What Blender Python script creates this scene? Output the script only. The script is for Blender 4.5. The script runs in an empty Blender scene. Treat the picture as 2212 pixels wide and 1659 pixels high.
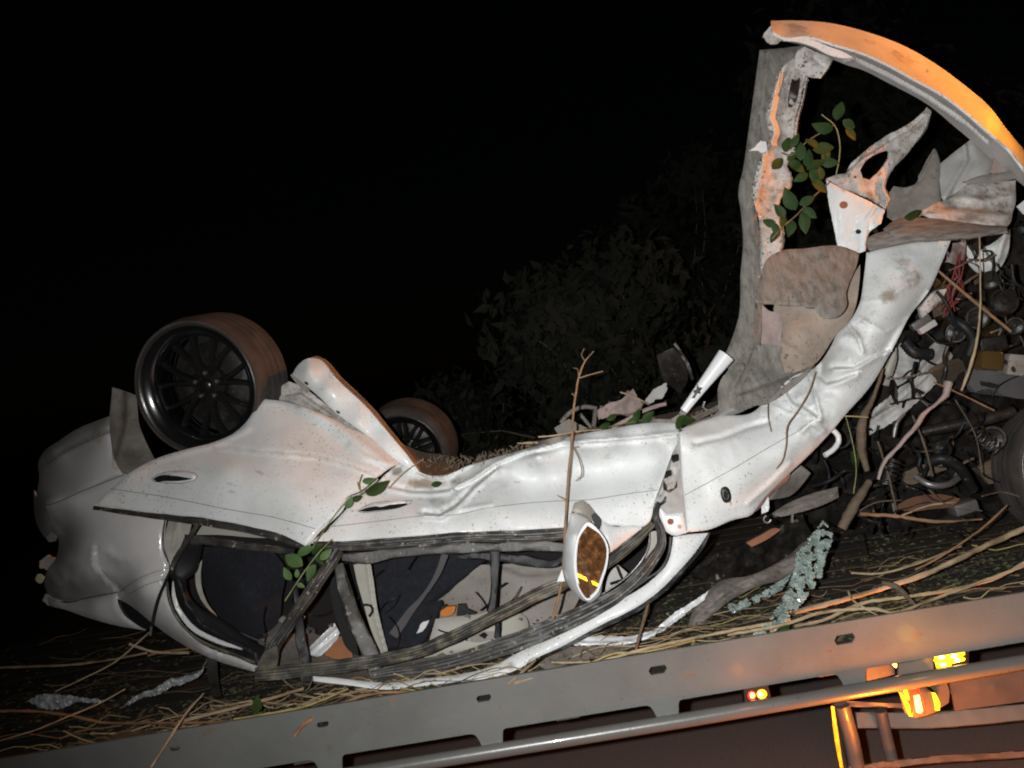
import bpy, bmesh, math, random
import numpy as np
from mathutils import Vector, Matrix, noise
from mathutils.geometry import delaunay_2d_cdt
random.seed(7); np.random.seed(7)
scene = bpy.context.scene
C = scene.collection
# ---------------------------------------------------------------- camera, world, light, exposure
FPX = 1877.5; CX, CY = 1106.0, 829.5            # focal length / centre in a 2212x1659 frame
ROLL = math.radians(9.5); cs, sn = math.cos(ROLL), math.sin(ROLL)
CAMP = Vector((0, 0, 2.0))
cam = bpy.data.cameras.new('camera'); co = bpy.data.objects.new('camera', cam); C.objects.link(co)
cam.lens = 36 * FPX / 2212; cam.sensor_width = 36; cam.clip_end = 500; cam.clip_start = 0.05
co.matrix_world = Matrix(((cs, sn, 0, 0), (0, 0, -1, 0), (-sn, cs, 0, 2.0), (0, 0, 0, 1)))
scene.camera = co
w = bpy.data.worlds.new('World'); scene.world = w; w.use_nodes = True
nt = w.node_tree; bg = nt.nodes['Background']
sky = nt.nodes.new('ShaderNodeTexSky'); sky.sky_type = 'NISHITA'; sky.sun_disc = False
sky.sun_elevation = math.radians(4); sky.sun_rotation = math.radians(200)
nt.links.new(sky.outputs[0], bg.inputs[0]); bg.inputs[1].default_value = 0.0002
scene.view_settings.view_transform = 'Standard'; scene.view_settings.look = 'None'
scene.cycles.filter_width = 2.0
scene.view_settings.exposure = 0; scene.view_settings.gamma = 1

def lamp(name, kind, loc, energy, col, radius=.02, aim=None, size=None, blend=1):
    l = bpy.data.lights.new(name, kind); l.energy = energy; l.color = col
    l.shadow_soft_size = radius
    o = bpy.data.objects.new(name, l); C.objects.link(o); o.location = loc
    if aim is not None:
        o.rotation_euler = (Vector(aim) - Vector(loc)).to_track_quat('-Z', 'Y').to_euler()
    if size: l.spot_size = math.radians(size); l.spot_blend = blend
    return o
AMB1 = 390
# the camera's own flash, a few centimetres beside the lens
lamp('camera_flash', 'SPOT', (-.085, .03, 2.022), 585, (.99, .992, .985), .014, aim=(1.4, 3.3, 1.75), size=128, blend=1)

# ---------------------------------------------------------------- materials
def material(name, col, rough=.5, metal=0, col2=None, scale=3, mix=.5, speck=0, speckcol=(.06, .045, .03), speckscale=60,
             bump=.15, bumpscale=40, mudcol=(.13, .10, .075), coat=0, mottle=.12, stretch=None, emit=None, estr=0, trans=0, spec=.5, wave=None):
    m = bpy.data.materials.new(name); m.use_nodes = True
    t = m.node_tree; N = t.nodes; L = t.links; b = N['Principled BSDF']
    tc = N.new('ShaderNodeTexCoord'); mp = N.new('ShaderNodeMapping'); L.new(tc.outputs['Object'], mp.inputs[0])
    if stretch: mp.inputs['Scale'].default_value = stretch
    def nz(sc, det=6, rg=.6):
        n = N.new('ShaderNodeTexNoise'); n.inputs['Scale'].default_value = sc; n.inputs['Detail'].default_value = det
        n.inputs['Roughness'].default_value = rg; L.new(mp.outputs[0], n.inputs['Vector']); return n.outputs[0]
    def ramp(src, a, c):
        r = N.new('ShaderNodeMapRange'); r.inputs[1].default_value = a; r.inputs[2].default_value = c
        r.clamp = True; L.new(src, r.inputs[0]); return r.outputs[0]
    def mixc(f, a, c):
        x = N.new('ShaderNodeMix'); x.data_type = 'RGBA'
        if isinstance(f, float): x.inputs[0].default_value = f
        else: L.new(f, x.inputs[0])
        for i, v in ((6, a), (7, c)):
            if isinstance(v, tuple): x.inputs[i].default_value = (*v, 1)
            else: L.new(v, x.inputs[i])
        return x.outputs[2]
    def mul(a, c):
        x = N.new('ShaderNodeMath'); x.operation = 'MULTIPLY'; x.use_clamp = True
        L.new(a, x.inputs[0])
        if isinstance(c, (int, float)): x.inputs[1].default_value = c
        else: L.new(c, x.inputs[1])
        return x.outputs[0]
    c2 = col2 or tuple(v * (1 - mottle * 2) for v in col)
    out = mixc(mul(ramp(nz(scale), .42, .68), mix if col2 else 1.0), col, c2)
    if speck:
        thr = .74 - speck * .16
        out = mixc(mul(ramp(nz(speckscale, 3, .7), thr, thr + .03), ramp(nz(4, 3), .35, .6)), out, speckcol)
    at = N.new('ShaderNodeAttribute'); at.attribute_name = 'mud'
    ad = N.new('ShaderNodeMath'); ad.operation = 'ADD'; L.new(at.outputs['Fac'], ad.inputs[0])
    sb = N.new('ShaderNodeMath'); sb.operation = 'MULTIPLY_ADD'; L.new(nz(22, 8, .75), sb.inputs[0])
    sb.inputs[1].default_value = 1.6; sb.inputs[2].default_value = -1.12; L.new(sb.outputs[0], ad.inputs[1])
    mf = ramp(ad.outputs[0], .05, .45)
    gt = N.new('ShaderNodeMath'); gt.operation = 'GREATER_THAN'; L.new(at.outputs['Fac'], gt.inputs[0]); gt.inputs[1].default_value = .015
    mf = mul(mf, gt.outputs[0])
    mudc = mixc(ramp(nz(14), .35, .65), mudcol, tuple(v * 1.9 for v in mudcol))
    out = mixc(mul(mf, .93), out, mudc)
    L.new(out, b.inputs['Base Color'])
    rr = N.new('ShaderNodeMath'); rr.operation = 'MULTIPLY_ADD'; L.new(mf, rr.inputs[0]); rr.inputs[1].default_value = max(0, .85 - rough); rr.inputs[2].default_value = rough
    L.new(rr.outputs[0], b.inputs['Roughness'])
    b.inputs['Metallic'].default_value = metal; b.inputs['Coat Weight'].default_value = coat; b.inputs['Coat Roughness'].default_value = .06
    b.inputs['Specular IOR Level'].default_value = spec
    if bump:
        bp = N.new('ShaderNodeBump'); bp.inputs['Strength'].default_value = bump; bp.inputs['Distance'].default_value = .006
        L.new(nz(bumpscale, 8, .65), bp.inputs['Height']); L.new(bp.outputs[0], b.inputs['Normal'])
    if emit: b.inputs['Emission Color'].default_value = (*emit, 1); b.inputs['Emission Strength'].default_value = estr
    if trans: b.inputs['Transmission Weight'].default_value = trans
    return m
WHITE = material('white_paint', (.60, .61, .605), .5, col2=(.45, .445, .425), mix=.8, speck=.72, bump=.06, coat=.05, spec=.35, scale=3.5, speckscale=120, mudcol=(.16, .13, .10))
PEARL = material('pearl_paint', (.58, .555, .54), .24, speck=.12, bump=.008, coat=.8, mottle=.03, mudcol=(.26, .23, .17))
TRIM = material('clean_white_trim', (.58, .59, .59), .35, bump=.01, coat=.2, mottle=.03, mudcol=(.2, .17, .13))
MUDMETAL = material('mud_caked_metal', (.20, .18, .16), .85, col2=(.09, .075, .06), scale=9, mix=.8, speck=.8, bump=.5, bumpscale=50, mudcol=(.09, .07, .05))
MUDWHITE = material('scraped_white_metal', (.46, .435, .41), .65, col2=(.17, .13, .10), scale=16, mix=.9, speck=.95, bump=.6, bumpscale=60, speckcol=(.09, .05, .035))
TRIMGREY = material('grey_pressed_metal', (.36, .35, .335), .55, speck=.5, bump=.12, mottle=.12, scale=6, speckcol=(.12, .10, .08))
SLAB = material('mud_grey_slab', (.185, .172, .152), .85, col2=(.075, .067, .058), scale=26, mix=.85, speck=.85, bump=.7, bumpscale=45, stretch=(1.6, 1, .55))
BEIGE = material('beige_liner', (.29, .235, .19), .85, col2=(.17, .13, .10), scale=9, mix=.7, speck=.85, bump=.35)
RUBBER = material('dusty_black_rubber', (.022, .021, .021), .5, col2=(.075, .066, .05), scale=14, mix=.7, speck=.75, speckcol=(.28, .24, .18), speckscale=45, bump=.35, stretch=(1, 1, 1))
OLIVE = material('muddy_seal_rubber', (.03, .028, .024), .55, col2=(.16, .14, .095), scale=18, mix=.8, bump=.4, bumpscale=60)
BLACK = material('black_plastic', (.011, .011, .012), .5, spec=.25, speck=.4, speckcol=(.15, .13, .1), bump=.1)
GLOSSB = material('gloss_black_paint', (.008, .008, .009), .2, spec=1, coat=1, bump=.01, mottle=.3)
SPOKE = material('black_alloy', (.010, .0095, .009), .28, speck=.5, speckcol=(.12, .09, .06), coat=.5, bump=.06)
LIP = material('scuffed_rim_lip', (.07, .065, .06), .3, metal=.6, bump=.2)
TYRE = material('tyre_rubber', (.028, .024, .022), .8, col2=(.075, .055, .045), scale=8, mix=.7, bump=.5, bumpscale=70, stretch=(1, 1, 1))
FABRIC = material('navy_fabric', (.006, .007, .012), .95, col2=(.016, .017, .022), scale=60, mix=.8, bump=.6, bumpscale=200)
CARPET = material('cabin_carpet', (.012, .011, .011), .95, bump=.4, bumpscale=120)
HEADL = material('grey_headliner', (.27, .245, .225), .9, col2=(.17, .145, .125), scale=5, mix=.7, speck=.7, bump=.2)
CREAM = material('cream_trim', (.33, .315, .27), .6, bump=.05, speck=.2)
BELT = material('seat_belt_webbing', (.075, .068, .07), .8, bump=.3, bumpscale=200)
SEAM = material('panel_gap', (.07, .075, .07), .8, bump=0)
DARKM = material('oily_dark_metal', (.012, .011, .010), .4, metal=.2, col2=(.045, .036, .028), scale=22, mix=.7, speck=.6, speckcol=(.12, .09, .07), bump=.5, bumpscale=30)
STEEL = material('dull_steel', (.20, .19, .185), .4, metal=.6, speck=.6, bump=.25)
RUST = material('rusty_metal', (.22, .085, .04), .75, col2=(.09, .04, .025), scale=10, mix=.8, bump=.4)
PINK = material('primer_metal', (.30, .215, .20), .7, col2=(.17, .15, .13), scale=9, mix=.7, speck=.6, bump=.3)
REDW = material('red_wire', (.22, .03, .03), .5, bump=0)
ORANGE = material('orange_plastic', (.55, .17, .02), .4, bump=.02)
WOODO = material('orange_brown_board', (.32, .13, .045), .7, col2=(.18, .07, .03), scale=8, mix=.7, bump=.2)
GLASS = material('dark_tinted_glass', (.02, .02, .022), .08, coat=1, bump=0)
SHARD = material('crumbled_glass', (.42, .50, .46), .12, col2=(.06, .09, .08), scale=25, mix=.8, bump=.1, trans=.35, spec=.9, coat=.6)
RAILP = material('grey_truck_paint', (.118, .121, .114), .42, speck=.5, speckcol=(.05, .035, .025), speckscale=110, bump=.12, mudcol=(.075, .048, .032), mottle=.12, coat=.15)
TUBEP = material('grey_tube_paint', (.10, .097, .09), .33, speck=.4, speckcol=(.05, .04, .03), bump=.1, coat=.25)
FRAMEP = material('truck_frame_paint', (.075, .062, .056), .45, speck=.3, bump=.2, coat=.2)
PLANK = material('dark_deck_timber', (.018, .014, .009), .85, col2=(.036, .027, .017), scale=12, mix=.8, bump=.7, bumpscale=30, stretch=(.3, 8, 8))
LOGM = material('weathered_wood', (.19, .165, .145), .85, col2=(.075, .062, .055), scale=22, mix=.9, bump=.9, bumpscale=40, stretch=(.6, 3, 4))
ROADM = material('asphalt', (.12, .085, .075), .9, col2=(.24, .17, .145), scale=120, mix=.8, bump=.9, bumpscale=160, speck=.7, speckcol=(.15, .12, .10), speckscale=150)
SOIL = material('verge_soil', (.02, .017, .011), .95, col2=(.045, .035, .02), scale=20, mix=.8, bump=.9)
LEAF = material('green_leaf', (.016, .038, .008), .65, spec=.2, col2=(.045, .058, .014), scale=12, mix=.6, bump=.25, bumpscale=90, speck=.3)
LEAFL = material('pale_green_leaf', (.065, .115, .035), .6, spec=.25, bump=.2, bumpscale=90, mottle=.15)
LEAFD = material('dark_bush_leaf', (.010, .0115, .008), .9, col2=(.026, .025, .018), scale=1.5, mix=.8, bump=0, spec=.15)
LEAFY = material('yellow_leaf', (.50, .47, .22), .6, bump=.05)
STEM = material('brown_twig', (.22, .125, .06), .7, col2=(.10, .06, .035), scale=25, mix=.8, bump=.5, bumpscale=80)
STEMG = material('green_stem', (.16, .18, .07), .6, bump=.2)
STRAW = material('dry_straw', (.34, .25, .15), .8, col2=(.14, .10, .055), scale=10, mix=.9, bump=.4, bumpscale=80)
STRAWO = material('rusty_straw', (.24, .125, .06), .8, col2=(.10, .055, .03), scale=10, mix=.9, bump=.4)
STRAWY = material('yellow_straw', (.30, .24, .08), .8, col2=(.14, .11, .05), scale=10, mix=.9, bump=.4)
MOSS = material('litter_scraps', (.06, .07, .03), .9, col2=(.14, .085, .045), scale=5, mix=.95, bump=.4)
BARKM = material('brown_bark', (.115, .082, .052), .85, col2=(.07, .05, .035), scale=20, mix=.9, bump=.9, stretch=(.5, 3, 3))
FILM = material('crumpled_foil', (.30, .31, .31), .22, bump=.3, spec=.9, speck=.5)
AMBERG = material('brown_reservoir', (.07, .042, .015), .12, coat=1, bump=.03)
L_AMB = material('lit_amber_lens', (.6, .3, .02), .4, emit=(1, .42, .004), estr=2.2, bump=0)
L_CORE = material('lit_lamp_filament', (.9, .8, .4), .4, emit=(1, .86, .25), estr=7, bump=0)
L_STRIP = material('lit_strip', (.6, .3, .02), .4, emit=(1, .42, .01), estr=45, bump=0)
L_YEL = material('lit_yellow_lens', (.7, .5, .02), .4, emit=(1, .70, .01), estr=2.6, bump=0)
L_RED = material('lit_red_lens', (.5, .02, .01), .4, emit=(1, .04, .01), estr=1.5, bump=0)
L_HOT = material('lit_lamp_core', (.9, .8, .5), .4, emit=(1, .48, .06), estr=4.5, bump=0)
RUSTMUD = (.10, .05, .03)
REFL = material('yellow_reflective_tape', (.75, .48, .02), .35, bump=.3, bumpscale=60, col2=(.15, .10, .02), scale=30, mix=.7)
# wing mirror: amber reflection painted into the dirt-mottled base colour, glossy coat on top
MIRR = bpy.data.materials.new('painted_amber_mirror'); MIRR.use_nodes = True
_t = MIRR.node_tree; _b = _t.nodes['Principled BSDF']; _tc = _t.nodes.new('ShaderNodeTexCoord')
_n = _t.nodes.new('ShaderNodeTexNoise'); _n.inputs['Scale'].default_value = 38; _n.inputs['Detail'].default_value = 9; _n.inputs['Roughness'].default_value = .8
_t.links.new(_tc.outputs['Object'], _n.inputs['Vector'])
_r = _t.nodes.new('ShaderNodeValToRGB'); _t.links.new(_n.outputs[0], _r.inputs[0])
e = _r.color_ramp.elements; e[0].position = .38; e[0].color = (.035, .016, .006, 1); e[1].position = .72; e[1].color = (.62, .30, .09, 1)
_e2 = e.new(.54); _e2.color = (.13, .05, .015, 1)
_t.links.new(_r.outputs[0], _b.inputs['Base Color']); _b.inputs['Roughness'].default_value = .5
_b.inputs['Coat Weight'].default_value = .7; _b.inputs['Coat Roughness'].default_value = .012; _b.inputs['Coat IOR'].default_value = 2.6

# ---------------------------------------------------------------- helpers
REG = dict(V=(0, 0, 1), R1=(42.7, 640, .2893), R2=(554.7, 725.4, .2893), R3=(42.7, 1024, .2893), R4=(554.7, 1066.7, .2893),
           R5=(1066.7, 725.4, .2893), R6=(1066.7, 1024, .2893), Z1=(1571.9, 0, .2893), Z2=(1571.9, 426.7, .2893),
           Z3=(1571.9, 768, .2893), Z4=(1571.9, 1179.4, .2893), Z5=(853.4, 1179.4, .3279), Z6=(0, 1179.4, .3858), Z7=(981.4, 426.7, .3279))
def Q(reg, s, Y=None):
    "points read off an enlargement of the photograph: 'x,y x,y,Y ...'"
    ox, oy, k = REG[reg]; out = []
    for tok in s.split():
        v = [float(a) for a in tok.split(',')]
        p = (ox + v[0] * k, oy + v[1] * k)
        if len(v) > 2: p += (v[2],)
        elif Y is not None: p += (Y,)
        out.append(p)
    return out
def P(x, y, Y):
    dx = (x - CX) / FPX; dy = (CY - y) / FPX
    return Vector(((dx * cs + dy * sn) * Y, Y, 2.0 + (-dx * sn + dy * cs) * Y))
def onz(x, y, z):
    "where the sight line through x,y meets the level z (only below the eye)"
    dx = (x - CX) / FPX; dy = (CY - y) / FPX
    Y = (z - 2.0) / (-dx * sn + dy * cs)
    return P(x, y, Y)
def hermite(pts, step=None, n=None, corner=50, closed=False):
    p = [np.array(q, float) for q in pts]
    if closed: m = len(p)
    else: m = len(p) - 1
    N = len(p)
    def tang(i):
        a = p[(i - 1) % N] if (closed or i > 0) else None; b = p[(i + 1) % N] if (closed or i < N - 1) else None
        if a is None: return (b - p[i]), (b - p[i])
        if b is None: return (p[i] - a), (p[i] - a)
        u, v = p[i] - a, b - p[i]
        lu, lv = np.linalg.norm(u[:2]) + 1e-9, np.linalg.norm(v[:2]) + 1e-9
        ang = math.degrees(math.acos(max(-1, min(1, float(np.dot(u[:2], v[:2]) / lu / lv)))))
        if ang > corner: return u, v
        t = (u / lu * lv + v / lv * lu) / (lu + lv)
        return t * lu, t * lv
    T = [tang(i) for i in range(N)]
    out = []
    for i in range(m):
        a, b = p[i], p[(i + 1) % N]; L = np.linalg.norm(b[:2] - a[:2])
        k = max(1, int(round(L / step))) if step else max(1, n)
        for j in range(k):
            t = j / k; t2, t3 = t * t, t * t * t
            out.append((2*t3-3*t2+1)*a + (t3-2*t2+t)*T[i][1] + (-2*t3+3*t2)*b + (t3-t2)*T[(i+1) % N][0])
    if not closed: out.append(p[-1])
    return [tuple(q) for q in out]
def tps(ctrl, lam=2e-3):
    A = np.array([(c[0] / 100, c[1] / 100) for c in ctrl]); z = np.array([c[2] for c in ctrl]); n = len(A)
    if np.ptp(z) < 1e-6: return lambda X: np.full(len(X), z[0])
    def U(r2): return np.where(r2 > 1e-12, .5 * r2 * np.log(r2 + 1e-12), 0)
    D = ((A[:, None] - A[None]) ** 2).sum(-1)
    M = np.zeros((n + 3, n + 3)); M[:n, :n] = U(D) + lam * np.eye(n); M[:n, n] = 1; M[:n, n+1:] = A; M[n, :n] = 1; M[n+1:, :n] = A.T
    s = np.linalg.lstsq(M, np.concatenate([z, np.zeros(3)]), rcond=None)[0]
    lo, hi = z.min() - .12, z.max() + .12
    def f(X):
        X = np.asarray(X, float) / 100; D = ((X[:, None] - A[None]) ** 2).sum(-1)
        return np.clip(U(D) @ s[:n] + s[n] + X @ s[n+1:], lo, hi)
    return f
def segdist(X, path, closed=False):
    p = np.array([q[:2] for q in path], float); a = p if closed else p[:-1]; b = np.roll(p, -1, 0) if closed else p[1:]
    d = b - a; L2 = (d ** 2).sum(1) + 1e-9
    best = np.full(len(X), 1e9); side = np.zeros(len(X))
    for i in range(len(a)):
        r = X - a[i]; t = np.clip((r @ d[i]) / L2[i], 0, 1)
        q = r - t[:, None] * d[i]; dd = np.sqrt((q ** 2).sum(1)); k = dd < best
        best = np.where(k, dd, best); side = np.where(k, np.sign(d[i][0] * r[:, 1] - d[i][1] * r[:, 0]), side)
    return best, side
def inside(X, poly):
    p = np.array([q[:2] for q in poly], float); n = len(p); r = np.zeros(len(X), bool); j = n - 1
    for i in range(n):
        xi, yi = p[i]; xj, yj = p[j]
        with np.errstate(divide='ignore', invalid='ignore'):
            c = ((yi > X[:, 1]) != (yj > X[:, 1])) & (X[:, 0] < (xj - xi) * (X[:, 1] - yi) / (yj - yi + 1e-12) + xi)
        r ^= c; j = i
    return r
def root(name, label, cat, loc, group=None):
    o = bpy.data.objects.new(name, None); o.empty_display_size = .1; C.objects.link(o); o.location = loc
    o['label'] = label; o['category'] = cat
    if group: o['group'] = group
    return o
def wbase(parent):
    b = Vector((0, 0, 0)); q = parent
    while q is not None: b += q.location; q = q.parent
    return b
def link(name, verts, faces, mat, parent=None, smooth=True, sharp=None, label=None, cat=None, group=None, kind=None, attr=None, sharpang=None):
    "world-space verts -> one object; top-level ones get their origin at their base"
    verts = [Vector(v) for v in verts]
    if parent is not None: base = wbase(parent)
    else:
        n = len(verts); base = Vector((sum(v.x for v in verts) / n, sum(v.y for v in verts) / n, min(v.z for v in verts)))
    me = bpy.data.meshes.new(name); me.from_pydata([v - base for v in verts], [], faces); me.validate()
    if smooth: me.polygons.foreach_set('use_smooth', [True] * len(me.polygons))
    if sharpang: me.set_sharp_from_angle(angle=math.radians(sharpang))
    if sharp:
        for e in me.edges:
            if tuple(sorted(e.vertices)) in sharp: e.use_edge_sharp = True
    if attr is not None:
        at = me.attributes.new('mud', 'FLOAT', 'POINT'); at.data.foreach_set('value', attr)
    me.materials.append(mat); me.update()
    o = bpy.data.objects.new(name, me); C.objects.link(o)
    if parent is not None: o.parent = parent
    else: o.location = base
    if label: o['label'] = label
    if cat: o['category'] = cat
    if group: o['group'] = group
    if kind: o['kind'] = kind
    return o
SURF = {}
def plate(name, mat, outline, Y=3.3, parent=None, ctrl=(), holes=(), folds=(), th=.003, res=7, roll=0, rollw=5, namp=.002, nscale=9, mud=(), jag=0, smooth=True, step=None, hcorner=50, ocorner=50, crum=(), **kw):
    step = step or res * .75
    o3 = [q if len(q) > 2 else (*q, Y) for q in outline]
    f0 = tps([*o3, *ctrl]) if len(o3) + len(ctrl) > 2 else None
    ol = hermite([q[:2] for q in o3], step=step, closed=True) if smooth else hermite([q[:2] for q in o3], step=step, closed=True, corner=0)
    if ocorner != 50: ol = hermite([q[:2] for q in o3], step=step, closed=True, corner=ocorner)
    if jag:
        ol = [(x + noise.noise((x * .13, y * .13, 3)) * jag * 2, y + noise.noise((x * .13, y * .13, 9)) * jag * 2) for x, y in ol]
    hl = [hermite(h, step=step, closed=True, corner=hcorner) for h in holes]
    A = np.array(ol); x0, y0 = A.min(0); x1, y1 = A.max(0)
    g = []; r = 0; yy = y0
    while yy < y1:
        xs = np.arange(x0 + (res / 2 if r % 2 else 0), x1, res); g.append(np.c_[xs, np.full(len(xs), yy)]); yy += res * .87; r += 1
    g = np.concatenate(g); g = g + np.random.uniform(-.12, .12, g.shape) * res
    g = g[inside(g, ol)]
    if len(g): g = g[segdist(g, ol, True)[0] > res * .45]
    for h in hl:
        if len(g): g = g[~inside(g, h)]
        if len(g): g = g[segdist(g, h, True)[0] > res * .45]
    vs = [Vector(q) for q in ol]; ed = [(i, (i + 1) % len(ol)) for i in range(len(ol))]
    for h in hl:
        k = len(vs); vs += [Vector(q[:2]) for q in h]; ed += [(k + i, k + (i + 1) % len(h)) for i in range(len(h))]
    vs += [Vector(q) for q in g]
    rv, re, rf, *_ = delaunay_2d_cdt(vs, ed, [], 0, 1e-4)
    X = np.array([(v.x, v.y) for v in rv])
    cen = np.array([X[list(f)].mean(0) for f in rf]); keep = inside(cen, ol)
    for h in hl: keep &= ~inside(cen, h)
    def fat(f):
        a, b, c = X[f[0]], X[f[1]], X[f[2]]; ar = abs((b[0]-a[0])*(c[1]-a[1]) - (b[1]-a[1])*(c[0]-a[0]))
        return ar / (max(np.hypot(*(b-a)), np.hypot(*(c-b)), np.hypot(*(a-c))) + 1e-9) > .12
    rf = [list(f) for f, k in zip(rf, keep) if k and fat(f)]
    used = sorted({i for f in rf for i in f}); mp = {a: b for b, a in enumerate(used)}; X = X[used]; rf = [[mp[i] for i in f] for f in rf]
    ph = random.random() * 50
    def yf(X):
        X = np.asarray(X, float); z = f0(X)
        if roll: z = z + roll * np.exp(-segdist(X, ol, True)[0] / rollw)
        for path, wd, amp, kind in folds:
            wd = wd * .72
            d, s = segdist(X, path)
            if kind == 'r': z = z - amp * np.exp(-(d / wd) ** 2)
            elif kind == 'k': z = z - amp * np.exp(-np.abs(d) / wd)
            else: z = z - amp * np.exp(-(d / wd / 3) ** 2) * np.tanh(s * d / wd)
        for cx, cy, cr, ca, cf in crum:
            m_ = np.exp(-(((X[:, 0] - cx) ** 2 + (X[:, 1] - cy) ** 2) / cr ** 2))
            z = z + ca * m_ * np.array([abs(noise.noise((x * cf, y * cf, 5.1))) * 2 + .6 * abs(noise.noise((x * cf * 2.3, y * cf * 2.3, 8.7))) - .5 for x, y in X])
        if namp: z = z + namp * np.array([noise.noise((x * .001 * nscale + ph, y * .001 * nscale, ph)) + .5 * noise.noise((x * .003 * nscale, y * .003 * nscale, ph)) for x, y in X])
        return z
    Z = yf(X); n = len(X)
    front = [P(X[i][0], X[i][1], Z[i]) for i in range(n)]
    F = []
    for f in rf:
        a, b, c = (front[i] for i in f); nn = (b - a).cross(c - a)
        F.append(f if nn.dot(CAMP - a) > 0 else f[::-1])
    nv = [Vector((0, 0, 0)) for _ in range(n)]
    for f in F:
        nn = (front[f[1]] - front[f[0]]).cross(front[f[2]] - front[f[0]])
        for i in f: nv[i] += nn
    back = [front[i] - nv[i].normalized() * th for i in range(n)]
    he = {}
    for f in F:
        for k in range(3): he[(f[k], f[(k + 1) % 3])] = 1
    bd = [e for e in he if (e[1], e[0]) not in he]
    faces = list(F) + [[i + n for i in f[::-1]] for f in F]; sharp = set()
    for a, b in bd:
        faces.append([b, a, a + n, b + n]); sharp.add(tuple(sorted((a, b)))); sharp.add(tuple(sorted((a + n, b + n))))
    attr = None
    if mud:  # mud patches; on the front door also painted shade
        mm = np.zeros(n)
        for q in mud:
            mx, my, mr, ms = q[:4]; asp = q[4] if len(q) > 4 else 1; an = math.radians(q[5]) if len(q) > 5 else 0
            dx, dy = X[:, 0] - mx, X[:, 1] - my
            u = dx * math.cos(an) - dy * math.sin(an); v = (dx * math.sin(an) + dy * math.cos(an)) * asp
            mm = np.maximum(mm, ms * np.exp(-((u ** 2 + v ** 2) / mr ** 2)))
        attr = np.concatenate([mm, mm]).tolist()
    o = link(name, front + back, faces, mat, parent, True, sharp, attr=attr, **kw)
    SURF[o.name] = yf
    return o
def frame(path):
    out = []
    for i, p in enumerate(path):
        a = path[max(0, i - 1)]; b = path[min(len(path) - 1, i + 1)]
        T = (b - a).normalized(); V = (CAMP - p).normalized(); S = T.cross(V).normalized(); out.append((p, T, S, S.cross(T).normalized()))
    return out
RIB = [(-.5, 0), (-.46, .7), (-.3, 1), (-.22, .35), (-.1, .3), (0, .9), (.12, .95), (.2, .4), (.3, .45), (.38, .9), (.5, .6), (.5, -.3), (-.5, -.3)]
FLAT = [(-.5, 0), (-.44, .8), (-.3, 1), (.3, 1), (.44, .8), (.5, 0), (.5, -.4), (-.5, -.4)]
BANDP = [(-.5, .2), (.5, .2), (.5, -.2), (-.5, -.2)]
def sweep(name, mat, path, wpx, parent=None, prof=FLAT, h=.012, step=10, wob=.0, **kw):
    "a moulding of the given profile along a path; width(s) in picture units, height in metres"
    if not isinstance(wpx, (list, tuple)): wpx = [wpx] * len(path)
    hp = hermite([(*q, wv) for q, wv in zip(path, wpx)], step=step)
    pts = [P(q[0], q[1], q[2]) for q in hp]
    V = []; F = []; np_ = len(prof); fr = frame(pts)
    for i, (p, T, S, N) in enumerate(fr):
        wv = hp[i][3] * hp[i][2] / FPX; wb = 1 + wob * noise.noise(p * 9)
        nz_ = noise.noise(p * 14) * .0022 + noise.noise(p * 60) * .0006
        for a, b in prof: V.append(p + S * (a * wv * wb + nz_) + N * (b * h * (.55 + .5 * noise.noise(p * 14 + Vector((a * 4, 0, 0)))) + nz_ * .7))
    for i in range(len(fr) - 1):
        for k in range(np_):
            a = i * np_ + k; b = i * np_ + (k + 1) % np_; F.append([a, b, b + np_, a + np_])
    F.append(list(range(np_))[::-1]); F.append([(len(fr) - 1) * np_ + k for k in range(np_)])
    return link(name, V, F, mat, parent, True, sharpang=35, **kw)
def tubew(name, mat, pts, rad, parent=None, seg=8, rough=0, **kw):
    "tube through world points"
    V = []; F = []
    n = len(pts)
    if not isinstance(rad, (list, tuple)): rad = [rad] * n
    S = None
    for i, p in enumerate(pts):
        T = (pts[min(n - 1, i + 1)] - pts[max(0, i - 1)]).normalized()
        if S is None: S = T.orthogonal().normalized()
        S = (S - T * S.dot(T)).normalized(); B = T.cross(S)
        for k in range(seg):
            a = 2 * math.pi * k / seg; r = rad[i] * (1 + rough * noise.noise(p * 40 + Vector((k * 3.1, 0, 0))))
            V.append(p + S * math.cos(a) * r + B * math.sin(a) * r)
    for i in range(n - 1):
        for k in range(seg):
            a = i * seg + k; b = i * seg + (k + 1) % seg; F.append([a, b, b + seg, a + seg])
    F.append(list(range(seg))[::-1]); F.append([(n - 1) * seg + k for k in range(seg)])
    return link(name, V, F, mat, parent, True, sharpang=60, **kw)
def tube(name, mat, path, rpx, parent=None, seg=8, step=9, rough=0, **kw):
    if not isinstance(rpx, (list, tuple)): rpx = [rpx] * len(path)
    hp = hermite([(*q, r) for q, r in zip(path, rpx)], step=step, corner=80)
    return tubew(name, mat, [P(q[0], q[1], q[2]) for q in hp], [q[3] * q[2] / FPX for q in hp], parent, seg, rough, **kw)
def seam(panel, path, r=.75, name='panel_seam', mat=None):
    hp = hermite([q[:2] for q in path], step=8); z = SURF[panel.name](np.array(hp))
    return tubew(name, mat or SEAM, [P(x, y, zz - .0003) for (x, y), zz in zip(hp, z)], r * 3.3 / FPX, panel, 5)
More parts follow.
